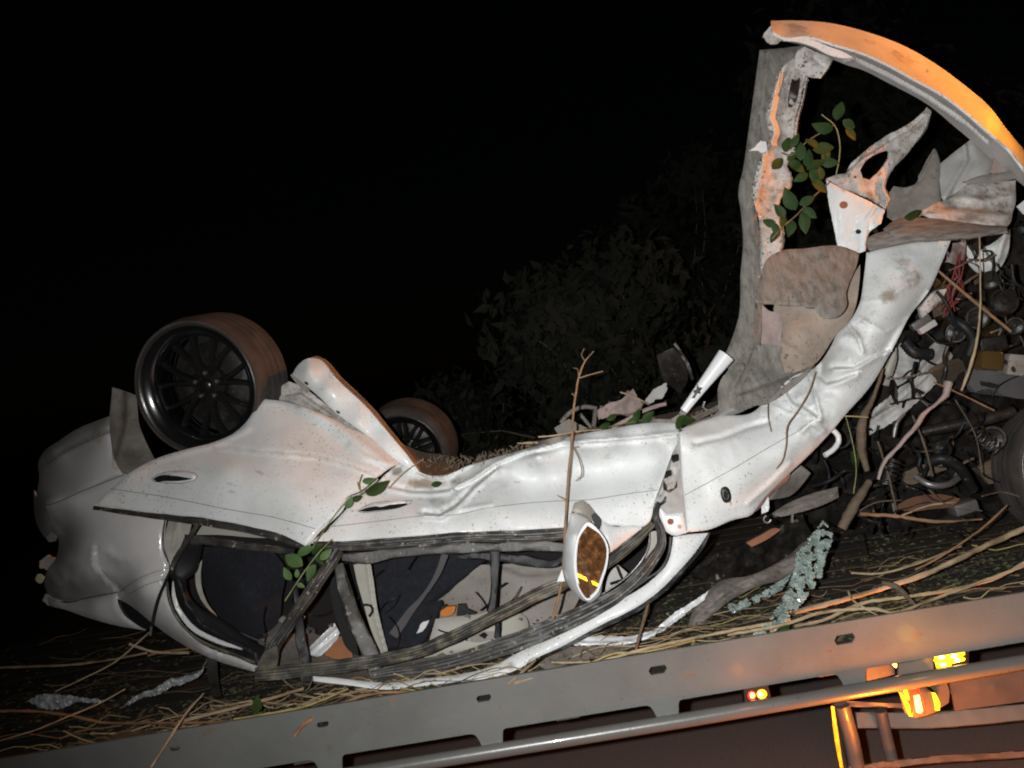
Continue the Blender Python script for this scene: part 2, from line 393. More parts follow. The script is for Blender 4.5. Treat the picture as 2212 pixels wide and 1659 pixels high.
def box(name, mat, lo, hi, parent=None, bev=.0, M=None, **kw):
    bm = bmesh.new(); bmesh.ops.create_cube(bm, size=1)
    lo, hi = Vector(lo), Vector(hi)
    for v in bm.verts: v.co = Vector([lo[i] + (v.co[i] + .5) * (hi[i] - lo[i]) for i in range(3)])
    if bev: bmesh.ops.bevel(bm, geom=bm.edges[:], offset=bev, segments=2, affect='EDGES', profile=.6)
    if M: bmesh.ops.transform(bm, matrix=M, verts=bm.verts)
    bm.verts.ensure_lookup_table(); V = [v.co.copy() for v in bm.verts]; F = [[v.index for v in f.verts] for f in bm.faces]; bm.free()
    return link(name, V, F, mat, parent, True, sharpang=40, **kw)
def pbox(name, mat, x, y, Y, wpx, hpx, d, ang=0, tilt=0, parent=None, bev=.004, **kw):
    "a real box centred on a sight line: width, height in picture units, depth in metres"
    s = Y / FPX; c = P(x, y, Y)
    M = Matrix.Translation(c) @ Matrix.Rotation(math.radians(-tilt), 4, 'Z') @ Matrix.Rotation(math.radians(ang) + ROLL, 4, 'Y')
    return box(name, mat, (-wpx * s / 2, 0, -hpx * s / 2), (wpx * s / 2, d, hpx * s / 2), parent, bev, M, **kw)

def oval(reg, cx, cy, a, b, ang, n=16, Y=None, sq=1):
    ox, oy, k = REG[reg]; r = math.radians(ang); out = []
    for i in range(n):
        t = 2 * math.pi * i / n; u = a * math.copysign(abs(math.cos(t)) ** sq, math.cos(t)); v = b * math.copysign(abs(math.sin(t)) ** sq, math.sin(t))
        q = (ox + k * (cx + u * math.cos(r) + v * math.sin(r)), oy + k * (cy - u * math.sin(r) + v * math.cos(r)))
        out.append(q if Y is None else (*q, Y))
    return out
# ---------------------------------------------------------------- setting
def ground():
    n = 120; V = []; F = []
    for j in range(n + 1):
        for i in range(n + 1):
            x = -60 + 120 * i / n; y = -20 + 100 * j / n
            z = 0 if y < 6.0 else min(1.6, (y - 6.0) * .12) + .12 * noise.noise((x * .5, y * .5, 0))
            V.append((x, y, z - (.004 if y < 6 else 0)))
    for j in range(n):
        for i in range(n): a = j * (n + 1) + i; F.append([a, a + 1, a + n + 2, a + n + 1])
    link('ground', V, F, SOIL, kind='structure')
    link('road', [(-60, -20, .004), (60, -20, .004), (60, 5.9, .004), (-60, 5.9, .004)], [[0, 1, 2, 3]], ROADM, smooth=False, kind='structure')
ground()

# ---------------------------------------------------------------- flatbed truck
DZ = .95
truck = root('flatbed_truck', 'grey flatbed recovery truck carrying the crushed white car', 'tow truck', (0, 4.05, 0))
def rl(x, off): return (x, 1640 - 360 / 2212 * x + off * (1 - .04 * max(0, (x - 1500) / 700)))
rm_ = random.Random(21)
def build_rail():
    out = [rl(x, 0) for x in range(-160, 2401, 160)] + [rl(x, 150) for x in range(2400, -161, -160)]
    holes = []
    for a, b in ((358, 693), (739, 1042), (1086, 1420), (1466, 1824), (1870, 2260)):
        holes.append([rl(a, 118), rl(a + 1.5, 113.5), rl(a + 6, 111), rl((a + b) / 2, 111), rl(b - 30, 111), rl(b - 22, 112), rl(b - 16, 115), rl(b - 11, 121), rl(b - 5, 132), rl(b - 1, 142), rl((a + b) / 2, 142), rl(a, 142)])
    for cx, wd in ((378, 23), (697, 27), (1045, 33), (1421, 40), (1825, 46)):
        o = 38; h = wd * .24
        holes.append([rl(cx - wd / 2, o), rl(cx - wd * .36, o - h), rl(cx + wd * .36, o - h), rl(cx + wd / 2, o), rl(cx + wd * .36, o + h), rl(cx - wd * .36, o + h)])
    plate('side_rail', RAILP, out, 2.8, truck, holes=holes, th=.012, res=10, step=6, namp=.0008, nscale=6, hcorner=0,
        mud=[(*rl(rm_.uniform(0, 2200), rm_.choice([8, 60, 105, 140]) + rm_.uniform(-8, 8)), rm_.uniform(6, 34), rm_.uniform(.35, .75), rm_.uniform(1, 5), rm_.choice([9, 9, 80])) for _ in range(42)])
    pts = [P(*rl(x, 156), 2.795) for x in range(-160, 2401, 40)]
    tubew('rub_rail', TUBEP, pts, .0235, truck, 14)
    ya, yb = rl(0, 0)[1], 0
    a = P(*rl(-160, 0), 2.8); b = P(*rl(2400, 0), 2.8)
    box('rail_flange', RAILP, (a.x, 2.815, a.z - .06), (b.x, 2.90, a.z - .052), truck)
    # hem of the far side
    box('far_rail', RAILP, (a.x, 5.28, DZ - .02), (b.x, 5.32, DZ + .12), truck, .005)
build_rail()
for k in range(15):
    y0 = 2.905 + k * .158
    box('deck_plank', PLANK, (-4.4, y0, DZ - .04 + random.uniform(0, .004)), (4.3, y0 + .15, DZ + random.uniform(-.004, .003)), truck, .004)
for k in range(9):
    x = -3.6 + k * .9
    box('cross_member', FRAMEP, (x - .04, 2.94, DZ - .10), (x + .04, 5.2, DZ - .045), truck)
for x in (-2.6, -1.9): pass
box('chassis_beam', FRAMEP, (-3.8, 4.0, .56), (4.4, 4.1, .80), truck, .01)
box('chassis_beam', FRAMEP, (-3.8, 4.55, .56), (4.4, 4.65, .80), truck, .01)
# off to the right: headboard with the amber light bar that colours the wreck
for y in (2.95, 4.05, 5.1): box('headboard_post', FRAMEP, (3.9, y - .04, DZ), (3.98, y + .04, 3.35), truck, .01)
for z in (1.7, 2.4, 3.1): box('headboard_bar', FRAMEP, (3.91, 3.0, z), (3.97, 5.1, z + .06), truck, .01)
box('light_bar_mount', FRAMEP, (3.78, 2.85, 3.35), (3.98, 5.15, 3.38), truck)
L_BAR = material('lit_beacon_bar', (.6, .3, .02), .4, emit=(1, .36, .01), estr=16, bump=0)
box('light_bar', L_BAR, (3.8, 2.85, 3.40), (3.94, 5.1, 3.52), truck, .02)
lamp('amber_beacon', 'SPOT', (3.72, 2.95, 3.45), AMB1, (1, .27, .008), .05, aim=(1.1, 3.45, 2.85), size=40, blend=.9)
pole = root('strip_light', 'unseen amber strip light reflected in the wing mirror, on an added pole', 'lamp', (5.3, 1.0, 0))
tubew('pole', FRAMEP, [Vector((5.42, .9, 0)), Vector((5.42, .9, 2.9))], .02, pole)
SL = Vector((5.3, 1.0, 2.9))  # unseen source of the mirror's yellow streak; pole and position are added
tubew('light_tube', L_STRIP, [SL + Vector((0, -.14, .22)), SL + Vector((0, .14, -.22))], .013, pole, 10)
# lamps under the bed
def tlamp(pts, mat, Y=2.86, th=.01, nm='marker_lamp'):
    return plate(nm, mat, pts, Y, truck, th=th, res=3, namp=0, roll=.004, rollw=2)
plate('lamp_housing', BLACK, Q('Z4', '120,1060 300,1040 330,1160 130,1190'), 2.90, truck, th=.03, res=6)
tlamp(oval('Z4', 180, 1116, 30, 34, 0, 12), L_RED); tlamp(oval('Z4', 184, 1116, 17, 22, 0, 10), L_HOT, 2.848, nm='lamp_core'); tlamp(oval('Z4', 255, 1106, 38, 36, 0, 12), L_AMB); tlamp(oval('Z4', 245, 1108, 22, 22, 0, 10), L_HOT, 2.848, nm='lamp_core')
plate('lamp_housing', BLACK, Q('Z4', '1510,800 1800,760 1800,880 1530,930'), 2.93, truck, th=.03, res=6)
tlamp(Q('Z4', '1540,815 1665,798 1670,850 1545,862'), L_YEL); tlamp(Q('Z4', '1665,795 1768,782 1772,812 1745,820 1775,840 1770,856 1672,880'), L_YEL); tlamp(Q('Z4', '1550,870 1665,858 1670,895 1560,912'), L_YEL); [tlamp(oval('Z4', x_, y_, 26, 13, 8, 10), L_CORE, 2.848, nm='lamp_core') for x_, y_ in ((1600, 832), (1690, 822), (1610, 886), (1715, 855))]
plate('lamp_bracket', RAILP, Q('Z4', '1280,880 1530,830 1540,950 1270,975'), 2.93, truck, th=.01, res=8, label='grey bracket between the cutouts')
tlamp(Q('Z4', '1222,858 1245,858 1265,890 1258,912 1232,890'), L_HOT)
plate('bracket_plate', FRAMEP, Q('Z4', '1035,905 1240,868 1250,960 1035,1010'), 2.93, truck, th=.01, res=8)
# work lamp
wl = Q('Z4', '1275,1085 1300,1050 1420,1035 1510,1080 1570,1235 1470,1270 1390,1280 1350,1265')
plate('work_lamp', FRAMEP, wl, 2.86, truck, th=.06, res=6, roll=.01)
tlamp(Q('Z4', '1300,1052 1330,1050 1375,1165 1350,1150'), L_YEL, 2.85); tlamp(Q('Z4', '1390,1120 1430,1110 1458,1230 1440,1252 1410,1240'), L_HOT, 2.845, nm='work_lamp_lens')
tlamp(Q('Z4', '1335,1052 1420,1038 1435,1105 1390,1115 1375,1270 1360,1200'), L_RED, 2.85, nm='red_lens'); tlamp(Q('Z4', '1458,1130 1480,1180 1475,1260 1440,1268 1460,1235'), L_RED, 2.852, nm='red_lens')
tlamp(Q('Z4', '1525,1095 1550,1098 1585,1180 1582,1228 1555,1228'), L_YEL, 2.85); tlamp(Q('Z4', '1280,1095 1300,1095 1380,1250 1380,1275 1355,1270'), L_AMB, 2.855)
plate('mount_plate', FRAMEP, Q('Z4', '1430,1010 1620,990 1655,1080 1650,1170 1590,1210 1540,1080'), 2.92, truck, th=.01, res=8)
lamp('work_lamp_glow', 'POINT', P(*Q('Z4', '1400,1260')[0], 2.70), 1.0, (1, .16, .01), .03)
lamp('marker_glow', 'POINT', P(*Q('Z4', '1650,850')[0], 2.66), .35, (1, .50, .01), .03)
lamp('marker_glow', 'POINT', P(*Q('Z4', '225,1110')[0], 2.68), .16, (1, .20, .01), .02)
box('added_step_lamp', L_AMB, (1.02, 2.70, .52), (1.10, 2.74, .56), truck, .008)  # unseen lamp added below the view to turn the step posts amber
lamp('added_step_light', 'POINT', (1.06, 2.66, .54), 60, (1, .24, .01), .03)
# step frame of square tube under the bed
tube('step_post', FRAMEP, Q('Z4', '850,1190 920,1440 985,1760', 3.0), 17, truck, 12)
tube('step_post', FRAMEP, Q('Z4', '1140,1230 1190,1450 1270,1760', 3.1), 13, truck, 12)
sweep('step_rail', FRAMEP, Q('Z4', '780,1178,3.02 1000,1180,3.02 1320,1195,3.02'), 12, truck, h=.03)
sweep('step_rail', FRAMEP, Q('Z4', '900,1670,3.0 1400,1610,3.0 2300,1545,3.0'), 15, truck, h=.03)
sweep('step_crossbar', RAILP, Q('Z4', '960,1300,3.15 1500,1300,3.15 2300,1230,3.15'), 34, truck, h=.02)
plate('reflective_strip', REFL, Q('Z4', '772,1195 795,1200 862,1655 840,1658 800,1450'), 2.97, truck, th=.003, res=5)
plate('lower_panel', FRAMEP, Q('Z4', '1650,960 2300,850 2300,1150 1700,1230'), 3.0, truck, th=.01, res=14, namp=.006, folds=[(Q('Z4', '1650,1100 2300,1020'), 6, .012, 'r')])

# ---------------------------------------------------------------- the wrecked car
car = root('wrecked_car', 'crushed white car lying on its roof on the flatbed, front end torn upward', 'car', P(1000, 1440, 3.5) * 1.0)
car.location.z = DZ

# wheels -------------------------------------------------
def lathe(prof, M, seg=64):
    V = []; F = []; n = len(prof)
    for i in range(seg):
        a = 2 * math.pi * i / seg
        for r, z in prof: V.append(M @ Vector((r * math.cos(a), r * math.sin(a), z)))
    for i in range(seg):
        for k in range(n - 1):
            a = i * n + k; b = ((i + 1) % seg) * n + k; F.append([a, b, b + 1, a + 1])
    return V, F
def wheel(center, axis, up, R=.286, rim=.262, W=.25, parent=car, label=None, spokes=11, phase=0):
    z = axis.normalized(); x = up.cross(z).normalized(); y = z.cross(x)
    M = Matrix.Translation(center) @ Matrix((x, y, z)).transposed().to_4x4()
    e = 0
    V, F = lathe([(rim - .002, .0), (rim - .006, -.004), (rim - .014, -.007), (rim - .024, -.012), (rim - .034, -.019), (rim - .043, -.027), (rim - .052, -.042), (rim - .052, -.07), (rim - .05, -.12), (rim - .012, -W + .03), (rim - .004, -W + .01)], M, 72)
    wh = link('wheel', V, F, GLOSSB, parent, True, sharpang=50, label=label)
    tp = [(rim - .004, -.004), (rim + .004, .006), (rim + .014, .007), (R - .008, -.008), (R, -.03)]
    zz = -.045
    for k in range(4):
        tp += [(R + .003, zz), (R + .003, zz - .03), (R + .0005, zz - .031), (R + .0005, zz - .040)]; zz -= .044
    tp += [(R + .002, zz - .005), (R - .01, -W + .01), (rim + .01, -W), (rim - .006, -W + .01)]
    V, F = lathe(tp, M, 96)
    link('tyre', V, F, TYRE, wh, True, sharpang=40)
    V, F = lathe([(rim - .008, .001), (rim - .003, .006), (rim + .002, .0065), (rim + .004, .002)], M, 96); link('rim_lip', V, F, LIP, wh)
    for s in range(spokes):
        for off in (-.10, .10):
            a = phase + 2 * math.pi * s / spokes; b = a + off * .3; c = a + off * 2.3
            ring = []
            for t, (r, zd, wd, th) in enumerate(((.035, -.045, .012, .03), (.09, -.03, .012, .026), (.13, -.028, .0105, .022), (.175, -.03, .0105, .020), (rim - .05, -.03, .012, .03))):
                an = b + (c - b) * (r - .035) / (rim - .085); p = Vector((r * math.cos(an), r * math.sin(an), zd - .045)); q = Vector((-math.sin(an), math.cos(an), 0)) * wd
                ring.append([M @ v for v in (p - q, p - q * .6 + Vector((0, 0, .007)), p + q * .6 + Vector((0, 0, .007)), p + q, p + q - Vector((0, 0, th)), p - q - Vector((0, 0, th)))])
            V = [v for r_ in ring for v in r_]; F = []
            for i in range(len(ring) - 1):
                for k in range(6): F.append([i * 6 + k, i * 6 + (k + 1) % 6, i * 6 + 6 + (k + 1) % 6, i * 6 + 6 + k])
            link('spoke', V, F, SPOKE, wh, True, sharpang=35)
    V, F = lathe([(0, -.057), (.018, -.058), (.025, -.063), (.028, -.075), (.05, -.08), (.075, -.087), (.078, -.115)], M, 36); link('hub_cap', V, F, SPOKE, wh, sharpang=40)
    for s in range(5):
        a = 2 * math.pi * s / 5 + .3; p = M @ Vector((.052 * math.cos(a), .052 * math.sin(a), -.07))
        tubew('lug_bolt', STEEL, [p, p - z * .02], .008, wh, 6)
    V, F = lathe([(.04, -.14), (.17, -.14), (.175, -.144), (.175, -.158), (.17, -.16), (.04, -.16)], M, 48); link('brake_disc', V, F, DARKM, wh, sharpang=40)
    V, F = lathe([(0.0, -.19), (.22, -.195), (.225, -.21)], M, 36); link('backing_plate', V, F, CARPET, wh)
    return wh
wc = P(*Q('R1', '1318,690')[0], 3.5)
wheel(wc, Vector((-.24, -.96, -.13)), Vector((.12, 0, 1)), label='rear wheel standing up clear of the body', spokes=7, phase=.2)
wheel(P(868, 985, 4.75), Vector((-.15, -.95, -.2)), Vector((.1, 0, 1)), R=.27, rim=.228, label='far wheel half hidden behind the sill', spokes=10)
wheel(P(2362, 1012, 3.38), Vector((-.12, -.97, .1)), Vector((.1, 0, 1)), R=.286, rim=.258, label='front wheel at the right edge beside the engine', spokes=10)

# rear end ------------------------------------------------
plate('wheel_liner', MUDMETAL, Q('R1', '690,680,3.62 780,705,3.66 872,742,3.74 880,840,3.74 893,960,3.72 930,1060,3.7 1010,1222,3.66 900,1290,3.6 780,1345,3.56 720,1240,3.58 685,1060,3.6'), parent=car, ctrl=Q('R1', '790,950,3.70 850,1150,3.68'), folds=[(Q('R1', '780,690 790,950 720,1180'), 7, .02, 's')], th=.006, namp=.006, res=6)
bump = plate('rear_bumper', PEARL, Q('R1', '680,890,3.72 560,935,3.80 430,990,3.86 290,1080,3.92 180,1160,3.98 140,1230,4.00 145,1350,3.94 122,1500,3.95') + Q('R3', '106,120,3.97 105,250,3.98 118,345,3.97 150,420,3.95 182,470,3.93 238,430,3.82 214,330,3.76 190,245,3.76') + Q('R1', '200,1565,3.74 330,1530,3.68 500,1440,3.60 640,1390,3.57 785,1345,3.55 720,1250,3.57 690,1100,3.60 676,980,3.64'), parent=car,
    ctrl=Q('R1', '400,1250,3.70 550,1150,3.64 300,1400,3.74 600,1000,3.68 250,1150,3.86 260,1450,3.76'), th=.005, roll=.012, rollw=4,
    folds=[(Q('R1', '190,1260 350,1150 560,1050 680,1010'), 4, .014, 's')], mud=[(*Q('R1', '570,1020')[0], 16, .9, 1), (*Q('R1', '590,1080')[0], 9, 1.0, 1), (*Q('R1', '720,1230')[0], 12, .9, .4)])
seam(bump, Q('R1', '190,1265 350,1160 560,1060 675,1015'), .6)
quarter = plate('rear_quarter_panel', PEARL, Q('R3', '785,0,3.53 500,112,3.56 200,240,3.66 212,330,3.72 240,430,3.80 285,470,3.82 290,540,3.80 262,640,3.78 215,700,3.80 185,780,3.86 190,850,3.90 215,900,3.90 330,950,3.84 500,925,3.72 735,882,3.60 730,930,3.60 800,965,3.57 1010,1130,3.53 1200,1262,3.48 1450,1385,3.40 1750,1478,3.32 1775,1440,3.30 1600,1365,3.34 1420,1305,3.36 1250,1195,3.40 1160,1060,3.43 1110,920,3.44 1095,790,3.44 1115,700,3.44 1090,580,3.45 1085,450,3.46 1105,320,3.46 1200,180,3.45 1000,90,3.48'),
    parent=car, ctrl=Q('R3', '400,250,3.57 600,450,3.49 800,600,3.45 400,500,3.62 350,760,3.64 500,820,3.58 280,820,3.74 900,900,3.44 950,350,3.46 1050,900,3.43 330,620,3.66 1150,1140,3.43 1400,1320,3.36'), th=.005, roll=.012, rollw=4, namp=.004, crum=[(120, 1260, 40, .03, .03), (110, 1150, 30, .03, .03), (230, 1230, 60, .015, .02)],
    folds=[(Q('R3', '560,560 560,670 640,780 750,890'), 3, .016, 's'), (Q('R3', '730,935 850,840 980,775 1110,745'), 5, .012, 'r'), (Q('R3', '1075,800 1120,970 1200,1120 1320,1230 1500,1335'), 3, .01, 's')],
    mud=[(*Q('R3', '240,400')[0], 9, .7), (*Q('R3', '300,850')[0], 10, .55), (*Q('R3', '1500,1340')[0], 12, .5), (*Q('R3', '1700,1450')[0], 8, .8)])
seam(quarter, Q('R3', '775,8 500,114 245,222 190,240'), 1.0)
seam(quarter, Q('R3', '190,240 215,320 240,400'), .9)
seam(quarter, Q('R3', '590,680 660,770 755,888'), .8)
seam(quarter, Q('R3', '745,885 850,800 980,740 1112,702'), .6)
seam(quarter, Q('R3', '800,905 950,825 1092,782'), .6)
seam(quarter, Q('R3', '330,945 500,920 730,882'), .8)
tail = plate('trunk_lid', PEARL, Q('R3', '330,960,3.86 500,930,3.76 735,885,3.64 732,955,3.64 770,1040,3.63 830,1095,3.62 945,1148,3.60 940,1168,3.61 740,1135,3.66 500,1070,3.74 330,1010,3.84 235,985,3.92 185,945,3.98 190,890,3.97 230,925,3.92'), parent=car, ctrl=Q('R3', '550,990,3.70 700,1050,3.66'), th=.006, roll=.014, rollw=3, mud=[(*Q('R3', '230,930')[0], 14, .8)])
plate('rear_window', GLASS, Q('R3', '735,958,3.66 800,930,3.63 1015,1135,3.58 950,1160,3.6 850,1108,3.63 780,1060,3.65'), parent=car, th=.004, res=8)
plate('broken_tail_lamp', TRIMGREY, Q('R3', '150,650 200,610 262,640 240,690 190,720 150,690'), 3.98, car, th=.02, jag=2, res=4, namp=.01)
plate('broken_tail_lamp', TRIMGREY, Q('R3', '180,900 240,900 320,940 300,965 230,985 175,950'), 3.96, car, th=.02, jag=2, res=4, namp=.01)
plate('torn_trim', MUDMETAL, Q('R3', '190,470 240,430 285,440 270,500 220,510'), 3.9, car, th=.006, res=4, namp=.01)

# rear window surround ----------------------------------------
plate('cabin_floor', CARPET, [(360, 1120, 4.3), (700, 1180, 4.3), (1500, 1100, 4.2), (1480, 1250, 4.1), (1230, 1400, 3.95), (900, 1450, 3.8), (640, 1460, 3.8), (420, 1330, 4.1)], parent=car, th=.02, res=22, namp=.02)
plate('pillar_trim', CREAM, Q('R3', '1110,350,3.52 1280,375,3.5 1260,460,3.5 1180,600,3.5 1125,690,3.48 1092,580,3.48 1088,450,3.48'), parent=car, th=.006, res=6, folds=[(Q('R3', '1180,360 1140,560'), 4, .012, 'r')])
plate('pillar_trim', CREAM, Q('R3', '1300,380 1900,420 1950,480 1750,475 1500,455 1280,455'), 3.75, car, th=.006, res=9)
sweep('window_frame', RUBBER, Q('R3', '1130,400,3.42 1000,400,3.42')[::-1] and Q('R3', '1330,375,3.36 1240,520,3.37 1150,660,3.38 1125,740,3.38'), [10, 11, 11, 8], car, h=.015)
sweep('window_frame', RUBBER, Q('R3', '1230,480,3.40 1500,510,3.39 1800,550,3.36 2050,580,3.34'), [16, 17, 16, 14], car, prof=RIB, h=.015)
plate('quarter_seal', BLACK, Q('R3', '1230,470,3.42 1370,500,3.44 1350,620,3.46 1310,740,3.46 1240,790,3.44 1260,900,3.42 1340,990,3.42 1480,1070,3.40 1600,1150,3.38 1750,1250,3.36 1830,1290,3.36 1790,1430,3.30 1700,1370,3.32 1560,1290,3.35 1400,1240,3.38 1270,1130,3.40 1190,980,3.42 1160,840,3.43 1120,740,3.43 1160,640,3.43'), parent=car, th=.012, res=6, roll=.012, folds=[(Q('R3', '1180,780 1240,960 1360,1130 1560,1240 1760,1340'), 4, .014, 'r')])
sweep('window_lip', TRIM, Q('R3', '1145,800,3.385 1150,900,3.385 1190,1020,3.38 1270,1130,3.37 1400,1215,3.355 1540,1270,3.335 1660,1310,3.32'), [3, 8, 10, 11, 11, 9, 4], car, h=.012)
sweep('window_gasket', OLIVE, Q('R3', '1085,330,3.43 1070,450,3.43 1075,560,3.43 1110,660,3.42'), [3, 4, 4, 2], car, h=.008)
sweep('window_gasket', OLIVE, Q('R3', '1100,800,3.41 1110,900,3.405 1150,1030,3.40 1240,1160,3.385 1380,1260,3.365 1550,1330,3.34 1760,1410,3.30'), [4, 6, 6, 6, 6, 7, 6], car, h=.008)
plate('rear_pillar_trim', CREAM, Q('R3', '1362,640,3.6 1320,700,3.6 1312,800,3.6 1345,920,3.58 1410,1010,3.56 1475,1062,3.55 1400,960,3.58 1362,860,3.6 1350,760,3.6'), parent=car, th=.006, res=5)
tube('gas_strut', BLACK, Q('R3', '1125,720,3.36 1080,820,3.36 1035,930,3.36 1000,1060,3.36 982,1150,3.36'), [3, 3.2, 3.6, 3.4, 2.4], car)
tube('strut_rod', STEEL, Q('R3', '982,1140,3.355 975,1205,3.355'), 2.6, car)
plate('rear_seat', FABRIC, Q('R3', '1370,540,3.75 1600,560,3.72 1900,590,3.72 1980,700,3.72 1960,900,3.7 1920,1120,3.68 1800,1200,3.66 1640,1170,3.68 1500,1080,3.72 1420,950,3.75 1360,800,3.78'), parent=car, ctrl=Q('R3', '1650,850,3.60 1750,1000,3.60 1550,700,3.66'), th=.05, res=10, namp=.01, folds=[(Q('R3', '1830,590 1760,1000'), 2, -.012, 'k')])
tube('seat_piping', BELT, Q('R3', '1470,1070,3.5 1600,1160,3.47 1750,1230,3.44 1850,1270,3.42'), 2, car)
plate('seat_edge', BELT, Q('R3', '1960,1060 2200,1160 2210,1240 2100,1230 1850,1230 1800,1180'), 3.75, car, th=.03, res=8)

smear = random.Random(4)
def streaks(n, xr, yfun, ang, r0=(10, 40)):
    return [(x, yfun(x) + smear.uniform(-45, 45), smear.uniform(*r0), smear.uniform(.32, .55), smear.uniform(5, 12), ang + smear.uniform(-14, 14)) for x in [smear.uniform(*xr) for _ in range(n)]]
# doors ---------------------------------------------------
RD = [(202, 1092, 3.36), (219, 1074, 3.37), (242, 1054, 3.38), (271, 1028, 3.39), (332, 993, 3.42), (404, 970, 3.42), (462, 955, 3.42), (506, 935, 3.43), (534, 909, 3.44), (556, 876, 3.46), (569, 862, 3.47), (618, 868, 3.46), (685, 890, 3.43), (757, 922, 3.41), (803, 946, 3.40), (844, 980, 3.39), (864, 1000, 3.38), (838, 1014, 3.33), (815, 1032, 3.29), (780, 1060, 3.25), (747, 1078, 3.22), (740, 1096, 3.20), (717, 1122, 3.18), (691, 1148, 3.17), (661, 1180, 3.15), (612, 1165, 3.18), (555, 1149, 3.21), (500, 1134, 3.24), (419, 1121, 3.28), (303, 1105, 3.32)]
rdoor = plate('rear_door', WHITE, RD, parent=car, ctrl=[(480, 1020, 3.28), (600, 960, 3.33), (640, 1060, 3.20), (380, 1050, 3.32), (700, 1010, 3.28), (720, 960, 3.36), (560, 1100, 3.205), (650, 920, 3.39), (760, 1040, 3.25), (420, 1080, 3.285)], res=5, th=.004, roll=.008, rollw=2, namp=.006, nscale=4,
    folds=[(Q('R1', '1480,1130') + Q('R2', '0,868 230,885 450,905 700,975 820,1020 905,1065'), 2.2, .012, 's'), (Q('R1', '1480,1130') + Q('R2', '0,868 230,885 450,905 700,975 820,1020 905,1065'), 2.5, .006, 'r'), (Q('R2', '350,540 600,680 1000,960'), 16, .018, 'r'), (Q('R1', '1000,1230 1260,1150 1470,1100 1700,990'), 10, .008, 'r'), (Q('R2', '700,820 800,900 960,960'), 9, .012, 'r')],
    mud=streaks(12, (300, 800), lambda x: 1040, -12) + [(820, 1030, 14, .6), (600, 900, 60, .18), (500, 960, 25, .25)])
seam(rdoor, Q('R1', '680,1437 1100,1500 1500,1580 1900,1650') + Q('R2', '110,1350 280,1395 435,1440'), .6, 'body_line')
sweep('belt_moulding', RUBBER, Q('R3', '552,252,3.34 950,305,3.30 1350,355,3.255 1700,415,3.215 1950,480,3.18 2125,545,3.14'), [9, 12, 15, 17, 15, 7], rdoor, prof=RIB, h=.010, wob=.3)
tube('hem_edge', TRIM, Q('R2', '905,1070,3.275 780,1175,3.22 668,1230,3.185 640,1290,3.175 560,1375,3.155 470,1455,3.145 385,1568,3.13'), [1, 2, 2.5, 3, 3, 2.6, 1], rdoor)
def near(panel, pts, d=0):
    z = SURF[panel.name](np.array([q[:2] for q in pts])); return [(q[0], q[1], zz - d) for q, zz in zip(pts, z)]
def handle(door, reg, s_out, s_in, s_bright):
    a = near(door, Q(reg, s_out), .006); plate('handle_surround', TRIM, a, parent=door, th=.006, res=3, roll=.012, rollw=2.5, namp=0)
    tubew('handle_ring', SEAM, [P(x, y, z) for x, y, z in a] + [P(*a[0])], .0011, door, 5)
    plate('handle_recess', BLACK, near(door, Q(reg, s_in), .0085), parent=door, th=.001, res=4, namp=0)
    plate('door_handle', TRIM, near(door, Q(reg, s_bright), .014), parent=door, th=.006, res=3, roll=.006, rollw=2, namp=0)
handle(rdoor, 'R1', '985,1362 1030,1330 1110,1308 1220,1303 1300,1318 1328,1345 1300,1378 1200,1398 1080,1392 1005,1384', '995,1362 1040,1340 1150,1338 1230,1352 1290,1362 1220,1375 1090,1380 1010,1378', '1110,1318 1180,1308 1270,1314 1310,1335 1290,1358 1200,1345 1120,1338')
for q, r_ in ((Q('R1', '1870,1095')[0], 1.0), (Q('R1', '1140,865')[0], 1)): pass

